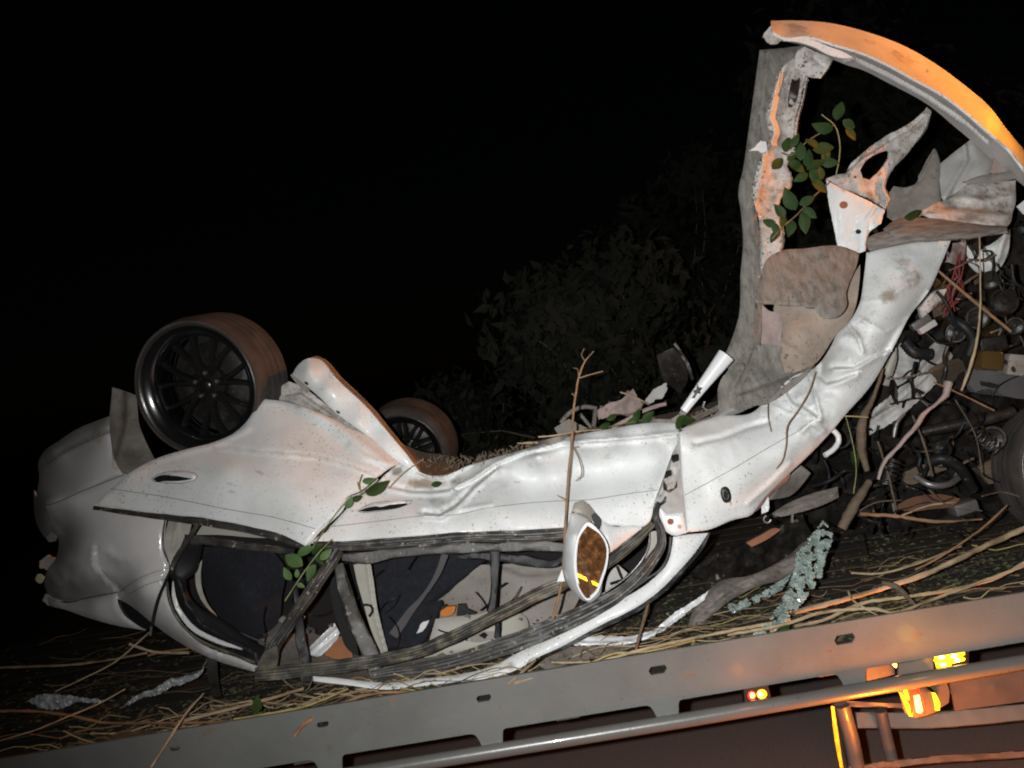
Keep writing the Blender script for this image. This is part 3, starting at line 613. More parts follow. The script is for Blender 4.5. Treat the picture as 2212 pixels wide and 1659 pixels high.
FD = [(668, 1174, 3.20), (800, 1166, 3.20), (931, 1159, 3.19), (1060, 1150, 3.18), (1195, 1141, 3.17), (1327, 1135, 3.155), (1388, 1138, 3.15), (1400, 1130, 3.15), (1414, 1084, 3.16), (1434, 1029, 3.17), (1451, 983, 3.18), (1467, 948, 3.20), (1463, 915, 3.24), (1414, 913, 3.25), (1327, 925, 3.26), (1240, 941, 3.29), (1153, 965, 3.34), (1085, 984, 3.38), (1023, 1003, 3.42), (1000, 1012, 3.43), (960, 1026, 3.43), (916, 1025, 3.42), (882, 1006, 3.40), (862, 1000, 3.42), (815, 1042, 3.36), (760, 1088, 3.28), (710, 1140, 3.23)]
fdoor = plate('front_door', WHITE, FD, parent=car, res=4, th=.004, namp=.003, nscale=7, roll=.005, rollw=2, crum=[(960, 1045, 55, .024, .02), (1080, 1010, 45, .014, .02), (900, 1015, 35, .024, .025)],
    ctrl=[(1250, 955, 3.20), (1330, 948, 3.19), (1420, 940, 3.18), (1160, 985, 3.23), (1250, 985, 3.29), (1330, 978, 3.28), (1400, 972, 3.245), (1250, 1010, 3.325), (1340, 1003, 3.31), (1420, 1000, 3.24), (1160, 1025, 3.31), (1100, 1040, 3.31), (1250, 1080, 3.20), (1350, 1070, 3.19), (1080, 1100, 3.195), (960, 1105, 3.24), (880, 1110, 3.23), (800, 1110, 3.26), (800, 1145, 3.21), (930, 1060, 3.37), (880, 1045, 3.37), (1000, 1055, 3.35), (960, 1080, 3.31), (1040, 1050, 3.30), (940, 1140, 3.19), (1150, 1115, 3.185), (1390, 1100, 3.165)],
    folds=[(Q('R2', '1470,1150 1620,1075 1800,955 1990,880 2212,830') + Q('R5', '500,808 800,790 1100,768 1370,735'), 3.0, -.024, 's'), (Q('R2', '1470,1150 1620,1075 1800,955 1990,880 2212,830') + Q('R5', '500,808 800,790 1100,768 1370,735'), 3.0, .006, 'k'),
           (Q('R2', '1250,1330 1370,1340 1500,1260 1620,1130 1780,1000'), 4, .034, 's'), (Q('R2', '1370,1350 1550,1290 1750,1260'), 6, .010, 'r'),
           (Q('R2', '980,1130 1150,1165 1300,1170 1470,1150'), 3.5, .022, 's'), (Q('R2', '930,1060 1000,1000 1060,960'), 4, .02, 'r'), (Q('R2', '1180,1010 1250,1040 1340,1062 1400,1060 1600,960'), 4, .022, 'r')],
    mud=streaks(14, (850, 1430), lambda x: 1090 - (x - 850) * .06, 6) + [(*Q('R2', '1250,1100')[0], 55, .85, 3.2, 3), (*Q('R2', '1050,1010')[0], 18, .9, 1.5), (*Q('R2', '1480,1090')[0], 22, .8, 2, 35), (*Q('R2', '1350,1230')[0], 60, .48, 3, 0), (*Q('R2', '1350,1310')[0], 24, .55, 3), (*Q('R2', '1500,1270')[0], 30, .5, 3, 40), (*Q('R5', '100,880')[0], 50, .6, 6, 14), (*Q('R5', '850,900')[0], 75, .40, 4, 5), (*Q('R5', '300,960')[0], 60, .42, 4, 12)])  # last two patches paint the shade under the ridge; the others are mud
seam(fdoor, Q('R2', '555,1425 900,1385 1270,1342') + Q('R2', '1500,1335 1700,1290 1900,1262 2212,1235') + Q('R5', '700,1225 1000,1180 1225,1150'), .6, 'body_line')
handle(fdoor, 'R2', '755,1310 790,1280 860,1250 960,1235 1160,1228 1150,1250 1060,1285 900,1312 800,1320', '762,1306 820,1285 960,1265 1120,1250 1125,1262 1040,1285 900,1304 800,1312', '865,1258 960,1240 1100,1232 1120,1245 1000,1262 900,1274')
sweep('belt_moulding', RUBBER, Q('R4', '425,385,3.185 700,390,3.18 1100,362,3.175 1600,325,3.165 2212,305,3.15') + Q('R5', '540,1475,3.15'), [16, 22, 24, 24, 24, 24], fdoor, prof=RIB, h=.012, wob=.2)
sweep('window_frame', RUBBER, Q('R4', '640,470,3.24 800,480,3.24 1000,448,3.24 1300,420,3.23 1700,400,3.22 2212,395,3.20') + Q('R5', '540,1585,3.2'), [18, 26, 22, 20, 20, 22, 22], fdoor, prof=FLAT, h=.012, wob=.3)
sweep('inner_seal', BLACK, Q('R4', '1500,470,3.32 1800,470,3.31 2000,500,3.3 2212,520,3.28 2330,470,3.28'), [10, 18, 26, 20, 8], fdoor, h=.012, wob=.5)
# pillars and belts through the side windows
plate('center_pillar_trim', CREAM, Q('R4', '722,530 780,520 850,520 870,640 900,850 960,1100 980,1175 930,1190 870,1060 790,800 750,660'), 3.32, car, th=.012, res=5, folds=[(Q('R4', '825,520 850,700 890,930 960,1180'), 3, .012, 'r')])
sweep('center_pillar', RUBBER, Q('R4', '610,520,3.22 650,700,3.22 720,920,3.22 850,1200,3.2 900,1390,3.18'), [22, 30, 34, 34, 26], car, prof=FLAT, h=.025, wob=.2)
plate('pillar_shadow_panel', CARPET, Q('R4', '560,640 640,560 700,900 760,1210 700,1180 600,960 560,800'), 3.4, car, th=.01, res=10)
sweep('rear_door_frame', RUBBER, Q('R4', '620,420,3.15 520,560,3.14 360,800,3.13 250,960,3.13 120,1160,3.12 70,1310,3.11'), [20, 26, 27, 28, 32, 36], car, prof=RIB, h=.016, wob=.15)
sweep('window_strut', BLACK, Q('R4', '285,690,3.2 310,900,3.19 330,1100,3.18 360,1250,3.17 375,1400,3.16'), [12, 16, 22, 20, 16], car, h=.015)
tube('strut_edge', STEEL, Q('R4', '325,1190,3.155 335,1290,3.15 340,1400,3.145'), [.8, 1.6, 1.2], car, 5)
tube('roof_strap', OLIVE, Q('R4', '180,1370,3.14 260,1440,3.13 370,1470,3.12 410,1400,3.12'), 2.6, car, 6)
sweep('window_strut', BLACK, Q('R4', '1780,430,3.27 1775,600,3.26 1770,760,3.25 1750,880,3.24'), [24, 17, 16, 22], car, h=.014)
sweep('window_strut', BLACK, Q('R4', '1800,930,3.3 1795,1080,3.28'), [12, 13], car, h=.014)
sweep('seat_belt', BELT, Q('R4', '1405,450,3.42 1360,580,3.44 1260,740,3.46 1130,900,3.47 1020,1060,3.48'), [15, 12, 8, 16, 20], car, prof=BANDP, h=.003)
tube('belt_anchor', BLACK, Q('R4', '790,830,3.29 850,835,3.29 865,880,3.29 840,915,3.29'), 3, car, 6)
# inside the cabin
plate('front_seat', FABRIC, Q('R4', '870,500,3.72 1100,470,3.7 1400,450,3.7 1750,450,3.7 1640,540,3.68 1400,720,3.62 1260,820,3.6 1380,790,3.58 1300,1000,3.55 1240,1100,3.52 960,1150,3.5 930,900,3.6 890,700,3.66'), parent=car, th=.03, res=9, namp=.02, folds=[(Q('R4', '900,650 1200,620 1400,560'), 10, .02, 'r')])
plate('fallen_headliner', HEADL, Q('R4', '1240,830,3.80 1450,680,3.82 1640,535,3.85 1760,530,3.86 2100,515,3.85 2330,520,3.85 2420,760,3.8 2300,960,3.74 2000,1100,3.68 1500,1160,3.62 1280,1040,3.66'), parent=car, ctrl=Q('R4', '1900,700,3.76 1650,800,3.76'), th=.01, res=8, namp=.03, nscale=7, folds=[(Q('R4', '1850,560 2000,620 2250,590'), 6, .02, 's')])
plate('sun_visor', CREAM, Q('R4', '1250,1225,3.46 1290,1090,3.48 1335,935,3.5 1600,905,3.52 1960,888,3.54 2015,930,3.54 2030,1010,3.52 2005,1080,3.5 1700,1160,3.47'), parent=car, th=.014, res=8, roll=.008, namp=.003)
plate('visor_patch', HEADL, Q('R4', '1590,1075 1700,1030 1790,1030 1780,1080 1640,1110 1590,1105'), 3.465, car, th=.002, res=6)
plate('interior_lamp', ORANGE, Q('R4', '1370,880 1410,850 1485,838 1470,890 1430,912 1370,910'), 3.56, car, th=.02, res=4)
plate('lamp_bracket', BLACK, Q('R4', '1500,830 1560,825 1570,860 1640,890 1620,905 1490,912'), 3.56, car, th=.02, res=4)
plate('lamp_bracket', BLACK, Q('R4', '1380,840 1420,830 1410,850 1375,870'), 3.55, car, th=.02, res=4)
plate('roof_panel_scrap', TRIM, Q('R4', '380,1160,3.5 460,1080,3.52 580,965,3.55 620,1040,3.53 560,1130,3.5 480,1210,3.47 390,1200,3.47'), parent=car, th=.006, res=5, folds=[(Q('R4', '400,1170 600,990'), 4, .012, 's'), (Q('R4', '440,1200 615,1050'), 3, .01, 's')])
plate('board_scrap', WOODO, Q('R4', '500,1210 560,1120 640,1050 690,1130 720,1225 600,1235'), 3.55, car, th=.01, res=6)
plate('white_chip', TRIM, Q('R4', '1190,1045 1240,960 1290,945 1260,1000 1230,1030'), 3.46, car, th=.004, res=4, jag=1)
plate('roof_skin', MUDMETAL, Q('R4', '0,1090,3.6 200,1050,3.65 450,1050,3.68 700,1200,3.62 1000,1180,3.6 1300,1120,3.6 1500,1300,3.4 1000,1400,3.3 400,1380,3.28 150,1300,3.4'), parent=car, th=.006, res=12, namp=.02)

cab = random.Random(9)
for k in range(14):
    x, y = cab.uniform(420, 1180), cab.uniform(1230, 1400); pts = []
    a = cab.uniform(-1, 1) + cab.choice([0, 1.5])
    for i in range(4): pts.append((x, y, cab.uniform(3.42, 3.55))); a += cab.uniform(-.7, .7); x += math.cos(a) * 28; y += math.sin(a) * 28
    if max(p[1] for p in pts) < 1425: tube('loose_cable', BLACK, pts, cab.uniform(.8, 2), car, 5)
for k in range(16):
    x, y = cab.uniform(600, 1200), cab.uniform(1330, 1420); s_ = cab.uniform(5, 14)
    plate('cabin_scrap', cab.choice([HEADL, MUDMETAL, CARPET, BARKM, TRIMGREY]), [(x - s_, y, 3.42), (x, y - s_ * .7, 3.45), (x + s_ * .9, y - s_ * .1, 3.44), (x + s_ * .3, y + s_ * .6, 3.41)], parent=car, res=5, th=.004, jag=1, namp=.004)
# A-pillar, roof rail, seals -----------------------------------
plate('roof_rail', WHITE, Q('R6', '1340,470,3.15 1318,600,3.15 1270,700,3.15 1180,790,3.15 900,965,3.14 700,1065,3.14 500,1180,3.13 190,1330,3.13') + Q('R4', '1770,1282,3.13 1500,1350,3.14 1300,1372,3.14 1000,1410,3.15 800,1400,3.15 600,1375,3.16 420,1362,3.17 425,1400,3.16 700,1432,3.13 950,1462,3.12 1250,1432,3.10 1500,1402,3.10 1700,1382,3.10 1970,1300,3.10') + Q('R6', '310,1380,3.10 500,1292,3.11 800,1135,3.12 1080,992,3.12 1200,902,3.13 1400,705,3.14 1540,535,3.16 1600,440,3.18 1460,450,3.16'), parent=car, res=6, th=.006, roll=.008, rollw=3, mud=[(*Q('R4', '1500,1370')[0], 60, .35, 5, 12), (*Q('R4', '1900,1290')[0], 12, .7)])
sweep('windscreen_seal', BLACK, Q('R6', '1610,440,3.17 1560,540,3.16 1420,710,3.14 1220,910,3.13 1090,1000,3.12 800,1145,3.12 500,1305,3.11 320,1395,3.10'), [4, 7, 8, 9, 10, 9, 6, 3], car, h=.012)
sweep('door_aperture_seal', BLACK, Q('R6', '1320,470,3.14 1308,600,3.13 1265,690,3.13 1150,780,3.13 1000,870,3.13 850,970,3.125'), [6, 7, 7, 6, 7, 4], car, h=.006)
sweep('door_aperture_seal', RUBBER, Q('R6', '1230,210,3.13 1205,300,3.12 1245,420,3.115 1250,520,3.11 1170,660,3.11 1060,790,3.11 900,920,3.11 700,1030,3.11 450,1140,3.115 200,1240,3.12 0,1310,3.13') + Q('R4', '1600,1220,3.14 1350,1290,3.15 1050,1330,3.16 850,1360,3.16'), [10, 14, 18, 20, 24, 26, 28, 34, 40, 40, 38, 36, 34, 28, 20], car, prof=RIB, h=.012, wob=.1)
tube('seal_lip', STEEL, Q('R6', '1165,430,3.14 1155,540,3.14 1110,640,3.13 1000,760,3.13 850,870,3.13 700,960,3.13'), [1, 2.2, 2.4, 2, 1.6, 1], car, 6)
sweep('upper_door_frame', OLIVE, Q('R4', '-10,1352,3.10 300,1322,3.10 700,1278,3.09 1000,1225,3.08 1250,1160,3.07 1500,1050,3.06 1800,900,3.05 2100,750,3.05') + Q('R6', '560,800,3.05 860,650,3.06 1050,500,3.07 1190,370,3.08'), [30, 28, 28, 26, 26, 26, 27, 28, 26, 26, 24, 14], car, prof=RIB, h=.018, wob=.12)
plate('frame_corner', OLIVE, Q('R4', '0,1290 60,1180 150,1130 160,1200 150,1290 60,1310'), 3.09, car, th=.01, res=6)
plate('windscreen_inner_trim', TRIMGREY, Q('R6', '880,720 930,680 1000,740 960,790 880,850 830,880 850,780'), 3.35, car, th=.006, res=7)
plate('pillar_sheet', CREAM, Q('R6', '1165,430 1215,425 1225,490 1190,600 1130,640 1160,540'), 3.2, car, th=.006, res=6)
tube('wiring', BLACK, Q('R6', '920,690,3.28 960,790,3.28 870,820,3.27'), 3, car, 6)
# hinge area
hinge = plate('hinge_pillar', TRIMGREY, Q('R5', '1385,745,3.24 1395,900,3.24 1405,1100,3.23 1425,1260,3.21 1445,1460,3.19 1340,1490,3.19 1280,1440,3.19 1225,1330,3.2 1185,1260,3.21 1265,1060,3.22 1330,880,3.23'), parent=car, res=4, th=.006, namp=.006, nscale=22,
    folds=[(Q('R5', '1340,930 1300,1070 1240,1180'), 7, -.02, 'r'), (Q('R5', '1370,880 1380,1000'), 5, -.015, 'r')])
for s in ('1330,890 1380,880 1385,930 1340,950 1325,920', '1290,1010 1325,1000 1330,1040 1275,1070 1275,1040', '1265,1080 1300,1130 1290,1150 1345,1140 1370,1080 1370,1130 1310,1175 1265,1150', '1200,1260 1240,1190 1290,1200 1290,1240 1240,1270'):
    plate('hinge_opening', DARKM, near(hinge, Q('R5', s), .003), parent=hinge, th=.001, res=3, namp=.001)
for s in ('1270,1070 1320,1050 1345,1100 1320,1130 1280,1110', '1320,970 1370,960 1385,1010 1350,1040'):
    plate('hinge_leaf', MUDWHITE, near(hinge, Q('R5', s), .009), parent=hinge, th=.006, res=3, roll=.004, rollw=2, namp=.002)
hp_ = plate('hinge_plate', TRIM, Q('R6', '1232,238,3.175 1290,300,3.17 1410,290,3.165 1430,380,3.16 1440,440,3.16 1345,460,3.16 1300,440,3.165 1255,380,3.17 1235,300,3.175'), parent=car, res=4, th=.006, roll=.005, rollw=2, mud=[(*Q('R6', '1330,290')[0], 10, .4, 3), (*Q('R6', '1390,390')[0], 6, .8)])
plate('bolt_hole', RUST, near(hp_, oval('R6', 1320, 355, 24, 24, 0, 12), .002), parent=hp_, th=.002, res=3, namp=0)

# front wing ------------------------------------------------
WG = [(1467, 934, 3.17), (1469, 986, 3.15), (1472, 1044, 3.14), (1477, 1087, 3.135), (1483, 1150, 3.13), (1527, 1145, 3.12), (1587, 1122, 3.12), (1621, 1113, 3.13), (1645, 1083, 3.16), (1706, 1022, 3.18), (1731, 999, 3.19), (1795, 933, 3.20), (1832, 889, 3.20), (1876, 840, 3.21), (1923, 763, 3.24), (1940, 732, 3.25), (1963, 686, 3.27), (2006, 629, 3.28), (2035, 566, 3.31), (2055, 517, 3.34), (1948, 527, 3.32), (1872, 546, 3.32), (1866, 600, 3.28), (1856, 657, 3.25), (1829, 702, 3.24), (1808, 722, 3.26), (1795, 748, 3.28), (1760, 794, 3.30), (1716, 812, 3.31), (1673, 845, 3.30), (1621, 893, 3.28), (1558, 899, 3.27), (1501, 916, 3.24)]
wing = plate('front_wing', WHITE, WG, parent=car, res=4, th=.004, roll=.005, rollw=1.5, namp=.003, nscale=8, crum=[(1830, 740, 50, .022, .018), (1740, 860, 60, .026, .016), (1660, 870, 45, .022, .02), (1775, 930, 40, .022, .022), (1990, 560, 70, .006, .02), (1560, 950, 60, .006, .02)],
    ctrl=[(1560, 1000, 3.12), (1540, 1080, 3.10), (1640, 960, 3.15), (1700, 900, 3.20), (1620, 1040, 3.11), (1760, 900, 3.14), (1850, 780, 3.16), (1930, 640, 3.20), (1960, 580, 3.24), (1890, 700, 3.18), (1580, 930, 3.20), (1520, 950, 3.155), (1740, 850, 3.24), (1800, 800, 3.19), (1700, 985, 3.13)],
    folds=[(Q('Z2', '800,1275 950,1270 1120,1170 1210,1140'), 4, .022, 's'), (Q('Z2', '690,1200 670,1340 740,1390 830,1370 950,1320'), 5, .02, 's'), (Q('Z2', '900,950 980,1050 1010,1150'), 7, .02, 'r'), (Q('Z2', '440,1450 480,1530 620,1600 670,1640'), 5, .022, 's'), (Q('Z2', '600,1290 660,1500 700,1658'), 6, .018, 'r'),
           (Q('R5', '1500,800 1700,760 1900,680 2050,640'), 8, -.018, 'r'), (Q('Z3', '560,560 620,500 720,560'), 9, .02, 'r'), (Q('Z2', '1500,700 1400,850 1290,980 1200,1130'), 7, -.016, 's'), (Q('Z2', '980,900 1180,1010 1350,900'), 5, .012, 'k'), (Q('Z2', '1000,780 1150,760 1420,620'), 4, .006, 'k'), (Q('Z3', '250,330 430,420 640,470'), 4, .012, 'k'), (Q('Z3', '430,240 520,380 620,470'), 4, -.012, 'k'), (Q('R5', '1900,1250 2080,1090 2212,960'), 8, .012, 'r')],
    mud=streaks(8, (1500, 1700), lambda x: 1040 - (x - 1500) * .5, 30) + streaks(10, (1750, 2020), lambda x: 860 - (x - 1750) * 1.1, 55) + [(*Q('Z2', '1210,740')[0], 32, .78, 1.5, 10), (*Q('Z2', '1370,600')[0], 38, .62), (*Q('Z2', '1300,480')[0], 40, .5), (*Q('Z2', '1150,600')[0], 30, .45), (*Q('Z2', '1050,900')[0], 34, .42), (*Q('Z2', '940,1020')[0], 30, .55, 1.2), (*Q('Z2', '1000,780')[0], 12, .5, .5), (*Q('R5', '1780,780')[0], 55, .5, 3, 18), (*Q('R5', '1500,820')[0], 32, .45, 2), (*Q('R5', '1960,520')[0], 9, .7), (*Q('Z3', '650,400')[0], 9, .7, 1), (*Q('Z2', '220,1550')[0], 7, .8)])
seam(wing, Q('R5', '1425,1190 1600,1095 1800,985 2000,865 2212,745') + Q('Z3', '500,580 640,475'), .6, 'body_line')
seam(wing, Q('R5', '1388,725 1394,900 1406,1100 1424,1280 1443,1455'), .45)
mk = plate('side_marker', BLACK, near(wing, oval('R5', 1733, 1187, 38, 62, 14, 16, sq=.8), .004), parent=wing, th=.005, res=3, roll=.004, rollw=2, namp=0)
tubew('marker_ring', STEEL, [P(x, y, z) for x, y, z in near(wing, oval('R5', 1731, 1187, 19, 36, 14, 18), .0062)] , .0012, wing, 5)
# wing mirror: pane normal is the bisector between camera and the unseen strip light
mc = P(*Q('R6', '728,805')[0], 2.925)
tgt = SL
nrm = ((CAMP - mc).normalized() + (tgt - mc).normalized()).normalized()
def onplane(pts, nr, c, push=0):
    out = []
    for q in pts:
        d = (P(q[0], q[1], 1.0) - CAMP); t = (c + nr * push - CAMP).dot(nr) / d.dot(nr); out.append((q[0], q[1], t))
    return out
mirror = plate('wing_mirror', TRIM, Q('R6', '575,290,3.02 545,420,2.99 515,600,2.98 525,740,2.98 575,860,2.98 670,945,2.97 730,960,2.96 790,905,2.97 815,800,3.0 850,650,3.04 848,540,3.06 815,460,3.07 760,400,3.08 720,340,3.08 690,315,3.08 640,290,3.06'), parent=car, ctrl=Q('R6', '600,450,2.93 590,620,2.91 620,780,2.91 690,850,2.92 700,600,2.93'), res=4, th=.004, roll=.02, rollw=3, namp=0, holes=[Q('R6', '700,380 642,460 617,600 623,762 652,860 705,926 753,889 803,779 842,640 844,542 797,450')])
plate('mirror_rim', TRIM, Q('R6', '700,362 632,450 600,600 606,765 640,875 705,945 765,900 815,785 852,650 852,535 800,440'), 2.9, mirror, holes=[Q('R6', '700,385 645,465 620,600 625,760 655,855 705,920 750,885 800,775 838,640 840,545 795,455')], res=3, th=.012, namp=0, ocorner=200)
gl = plate('mirror_glass', MIRR, onplane(Q('R6', '700,378 640,460 614,600 620,762 650,862 705,928 754,890 804,780 844,640 846,542 798,448'), nrm, mc), parent=mirror, res=8, th=.003, namp=0, ocorner=200)
b_ = wbase(mirror)
for v_ in gl.data.vertices[:len(gl.data.vertices) // 2]:
    w_ = v_.co + b_; d_ = w_ - CAMP; v_.co = CAMP + d_ * ((mc - CAMP).dot(nrm) / d_.dot(nrm)) - b_
for p_ in gl.data.polygons: p_.use_smooth = False
plate('mirror_arm', CREAM, Q('R6', '578,280,3.06 600,215,3.08 660,195,3.09 700,220,3.1 760,290,3.12 800,350,3.13 745,360,3.11 700,320,3.08 640,290,3.05'), parent=mirror, res=4, th=.02, roll=.01, rollw=3)
plate('mirror_joint', BLACK, Q('R6', '725,310 760,290 805,350 790,420 755,380'), 3.1, mirror, res=4, th=.01)
plate('mirror_base', WHITE, Q('R6', '805,345,3.11 880,385,3.11 1100,400,3.12 1120,420,3.12 1000,500,3.12 880,600,3.1 850,640,3.1 850,540,3.08 815,460,3.08 785,420,3.1'), parent=mirror, res=5, th=.01, roll=.012, rollw=4)
plate('mirror_base_tip', TRIM, Q('R6', '510,710 530,800 470,805'), 3.0, mirror, res=4, th=.01)

# sill strip at the left
strip = plate('sill_strip', WHITE, Q('R2', '268,288,3.50 295,235,3.50 385,168,3.48 450,170,3.49 600,325,3.455 850,565,3.42 1000,745,3.40 1130,900,3.385 1215,1015,3.38 1345,1058,3.40 1340,1070,3.39 1110,978,3.38 1040,928,3.38 850,765,3.40 600,582,3.42 430,425,3.45'), parent=car, res=5, th=.02, roll=.004, rollw=2,
    ctrl=Q('R2', '380,260,3.43 520,400,3.42 750,620,3.40 950,800,3.39 480,300,3.45 700,505,3.43 900,710,3.41'), mud=[(*Q('R2', '400,330')[0], 25, .3)])
plate('sill_side', WHITE, Q('R2', '385,172,3.47 450,172,3.49 600,328,3.455 850,568,3.42 1000,748,3.40 1130,903,3.385 1215,1017,3.38 1240,1012,3.60 1160,895,3.60 1035,742,3.62 885,555,3.64 635,310,3.68 490,165,3.70 440,150,3.70'), parent=car, res=5, th=.004, namp=.003)
for s in ('370,355', '607,570'): plate('drain_hole', DARKM, near(strip, oval('R2', *[float(v) for v in s.split(',')], 18, 9, -35, 10), .004), parent=strip, th=.001, res=3, namp=0)
plate('sill_flange', MUDWHITE, Q('R2', '150,485,3.6 175,385,3.6 240,340,3.58 330,375,3.56 500,500,3.55 700,640,3.5 900,800,3.47 1000,880,3.44 850,790,3.46 600,650,3.5 380,545,3.55 250,495,3.58'), parent=car, res=5, th=.006, namp=.01, roll=.01, folds=[(Q('R2', '200,450 330,430 600,620'), 4, .02, 's')])
plate('sill_end_cap', MUDMETAL, Q('R2', '250,295 290,262 400,410 365,425 300,360'), 3.53, car, res=4, th=.01, namp=.006)
plate('underbody_mud', BARKM, Q('R2', '1050,790,3.7 1250,870,3.75 1400,890,3.75 1540,950,3.7 1600,960,3.6 1450,1030,3.5 1250,1025,3.48 1180,990,3.5 1100,880,3.6'), parent=car, res=5, th=.02, namp=.03, nscale=25)
plate('underbody', MUDMETAL, [(1020, 1000, 3.5), (1150, 958, 3.5), (1250, 932, 3.5), (1400, 905, 3.45), (1470, 905, 3.4), (1600, 850, 3.5), (1500, 880, 4.0), (1300, 920, 4.3), (1100, 970, 4.3)], parent=car, res=10, th=.02, namp=.02, nscale=20)

# ---- upright torn front structure
plate('inner_post', SLAB, [(1641, 108, 3.55), (1690, 104, 3.55), (1734, 98, 3.54), (1722, 139, 3.53), (1700, 202, 3.52), (1684, 289, 3.5), (1655, 405, 3.5), (1642, 427, 3.5), (1645, 542, 3.48), (1650, 658, 3.47), (1650, 739, 3.46), (1640, 790, 3.46), (1575, 800, 3.45), (1560, 780, 3.46), (1578, 739, 3.46), (1595, 687, 3.47), (1600, 588, 3.48), (1605, 528, 3.49), (1600, 455, 3.5), (1595, 420, 3.5), (1606, 361, 3.52), (1618, 275, 3.53), (1630, 188, 3.55)], parent=car, res=6, th=.02, roll=.02, rollw=6, namp=.012, nscale=10, folds=[([(1660, 110), (1640, 290), (1622, 420), (1628, 560), (1625, 740)], 4, .012, 'r')])
up = plate('torn_front_rail', MUDWHITE, Q('Z1', '430,470,3.44 380,600,3.44 340,720,3.44 308,880,3.44 340,1000,3.43 290,1100,3.43 240,1250,3.42 210,1400,3.42 192,1550,3.42') + Q('Z2', '200,30,3.42 230,150,3.42 236,300,3.41 240,480,3.4 235,600,3.4 330,560,3.4 415,380,3.4 412,180,3.42 385,60,3.43') + Q('Z1', '400,1480,3.45 460,1420,3.48 488,1350,3.49 450,1220,3.48 478,1150,3.48 500,1020,3.5 510,900,3.5 545,760,3.5 570,650,3.5 602,570,3.5 570,480,3.48 500,430,3.45'), parent=car, res=4.5, th=.03, jag=1.5, roll=.03, rollw=2.0, namp=.008, nscale=25, ctrl=Q('Z1', '420,620,3.49 390,760,3.49 370,900,3.50 400,1000,3.50 350,1120,3.49 300,1260,3.48 260,1420,3.48'),
    folds=[(Q('Z1', '560,560 520,740 480,900 470,1020 440,1200'), 3, -.018, 's'), (Q('Z1', '470,600 440,780 500,800'), 4, -.012, 'r')], mud=[(*Q('Z1', '480,800')[0], 20, .5, .6), (*Q('Z1', '450,520')[0], 12, .5)])
def lip(name, mat, path, w, dY, parent):
    a = [(x, y, Y) for x, y, Y in path]; b = [(x + w, y, Y + dY) for x, y, Y in path[::-1]]
    return plate(name, mat, a + b, parent=parent, res=3, th=.002, namp=.003, nscale=40, jag=.5)
lip('turned_lip', WHITE, Q('Z1', '395,540,3.40 352,700,3.39 330,820,3.39 318,880,3.39 345,940,3.39 350,1010,3.39 330,1060,3.39 335,1090,3.39'), 11, .06, up)
lip('turned_lip', WHITE, Q('Z1', '270,1150,3.38 262,1270,3.38'), 8, .05, up)
lip('turned_lip', WHITE, Q('Z1', '200,1500,3.38 225,1580,3.38 240,1658,3.38') + Q('Z2', '255,130,3.38 262,180,3.38'), 9, .06, up)
lip('turned_lip', WHITE, Q('Z1', '592,575,3.44 562,740,3.44 520,900,3.44 508,1010,3.44'), 3.5, .07, up)
lip('bracket_edge', WHITE, Q('Z1', '778,440,3.41 735,520,3.40 688,588,3.40'), 4, .07, up)
plate('rail_slot', DARKM, near(up, Q('Z1', '478,590 545,580 520,740 500,800 455,800 450,760'), .003), parent=up, th=.001, res=4, namp=0)
plate('rail_tab', TRIM, Q('Z1', '155,1130 220,1080 245,1048 290,1060 300,1120 265,1140 220,1125'), 3.4, up, res=3, th=.004, jag=1)
plate('rail_flake', PINK, Q('Z2', '255,800 320,850 370,860 410,900 405,1010 395,1100 330,1110 250,1090 258,950'), 3.42, up, res=5, th=.01, namp=.012, nscale=30)
plate('corner_bracket', MUDWHITE, Q('Z1', '570,345,3.42 680,395,3.42 790,440,3.43 750,510,3.42 692,585,3.42 600,572,3.42 555,540,3.42 500,490,3.43 515,390,3.43'), parent=car, res=4, th=.02, roll=.004, rollw=2, namp=.008, folds=[(Q('Z1', '640,430 720,500'), 4, -.008, 'r')])
arch = plate('wheel_arch', WHITE, Q('Z1', '322,155,3.50 500,153,3.53 760,172,3.57 1050,242,3.60 1300,335,3.62 1560,482,3.62 1750,622,3.62 1950,792,3.61 2100,985,3.60 2212,1120,3.59 2330,1300,3.58 2330,1420,3.32 2212,1260,3.33 2100,1115,3.34 1950,985,3.35 1800,852,3.36 1600,702,3.365 1400,592,3.37 1200,482,3.375 1000,392,3.38 800,332,3.38 600,272,3.37 400,272,3.36 330,220,3.37'), parent=car, res=5, th=.008, namp=.003,
    mud=[(*Q('Z1', '1300,430')[0], 50, .62, 3, -30), (*Q('Z1', '1800,760')[0], 40, .4, 3, -45), (*Q('Z1', '1050,310')[0], 40, .5, 3, -20), (*Q('Z1', '500,210')[0], 40, .6, 2, -5), (*Q('Z1', '1490,530')[0], 6, .8), (*Q('Z1', '1640,600')[0], 7, .6, 2), (*Q('Z1', '950,270')[0], 40, .35, 3, -15)])
plate('arch_inner_flange', TRIMGREY, Q('Z1', '405,290,3.385 600,285,3.39 800,345,3.395 1000,405,3.4 1200,495,3.4 1400,602,3.39 1600,715,3.38 1800,865,3.37 1950,1000,3.36 2100,1125,3.345 2212,1270,3.33 2330,1430,3.33 2330,1500,3.4 2212,1390,3.42 2100,1300,3.44 1960,1180,3.46 1830,1060,3.48 1700,950,3.49 1500,785,3.5 1200,620,3.5 1000,520,3.5 880,482,3.49 800,450,3.49 600,350,3.47 410,305,3.45'), parent=car, res=4, th=.006, namp=.004,
    folds=[(Q('Z1', '950,430 1200,545 1500,710 1750,880 1950,1060'), 3, -.02, 'r'), (Q('Z1', '1000,480 1200,575 1500,745 1750,920'), 2.5, .012, 'r'), (Q('Z1', '860,470 900,450 950,440'), 3, .016, 'r')])
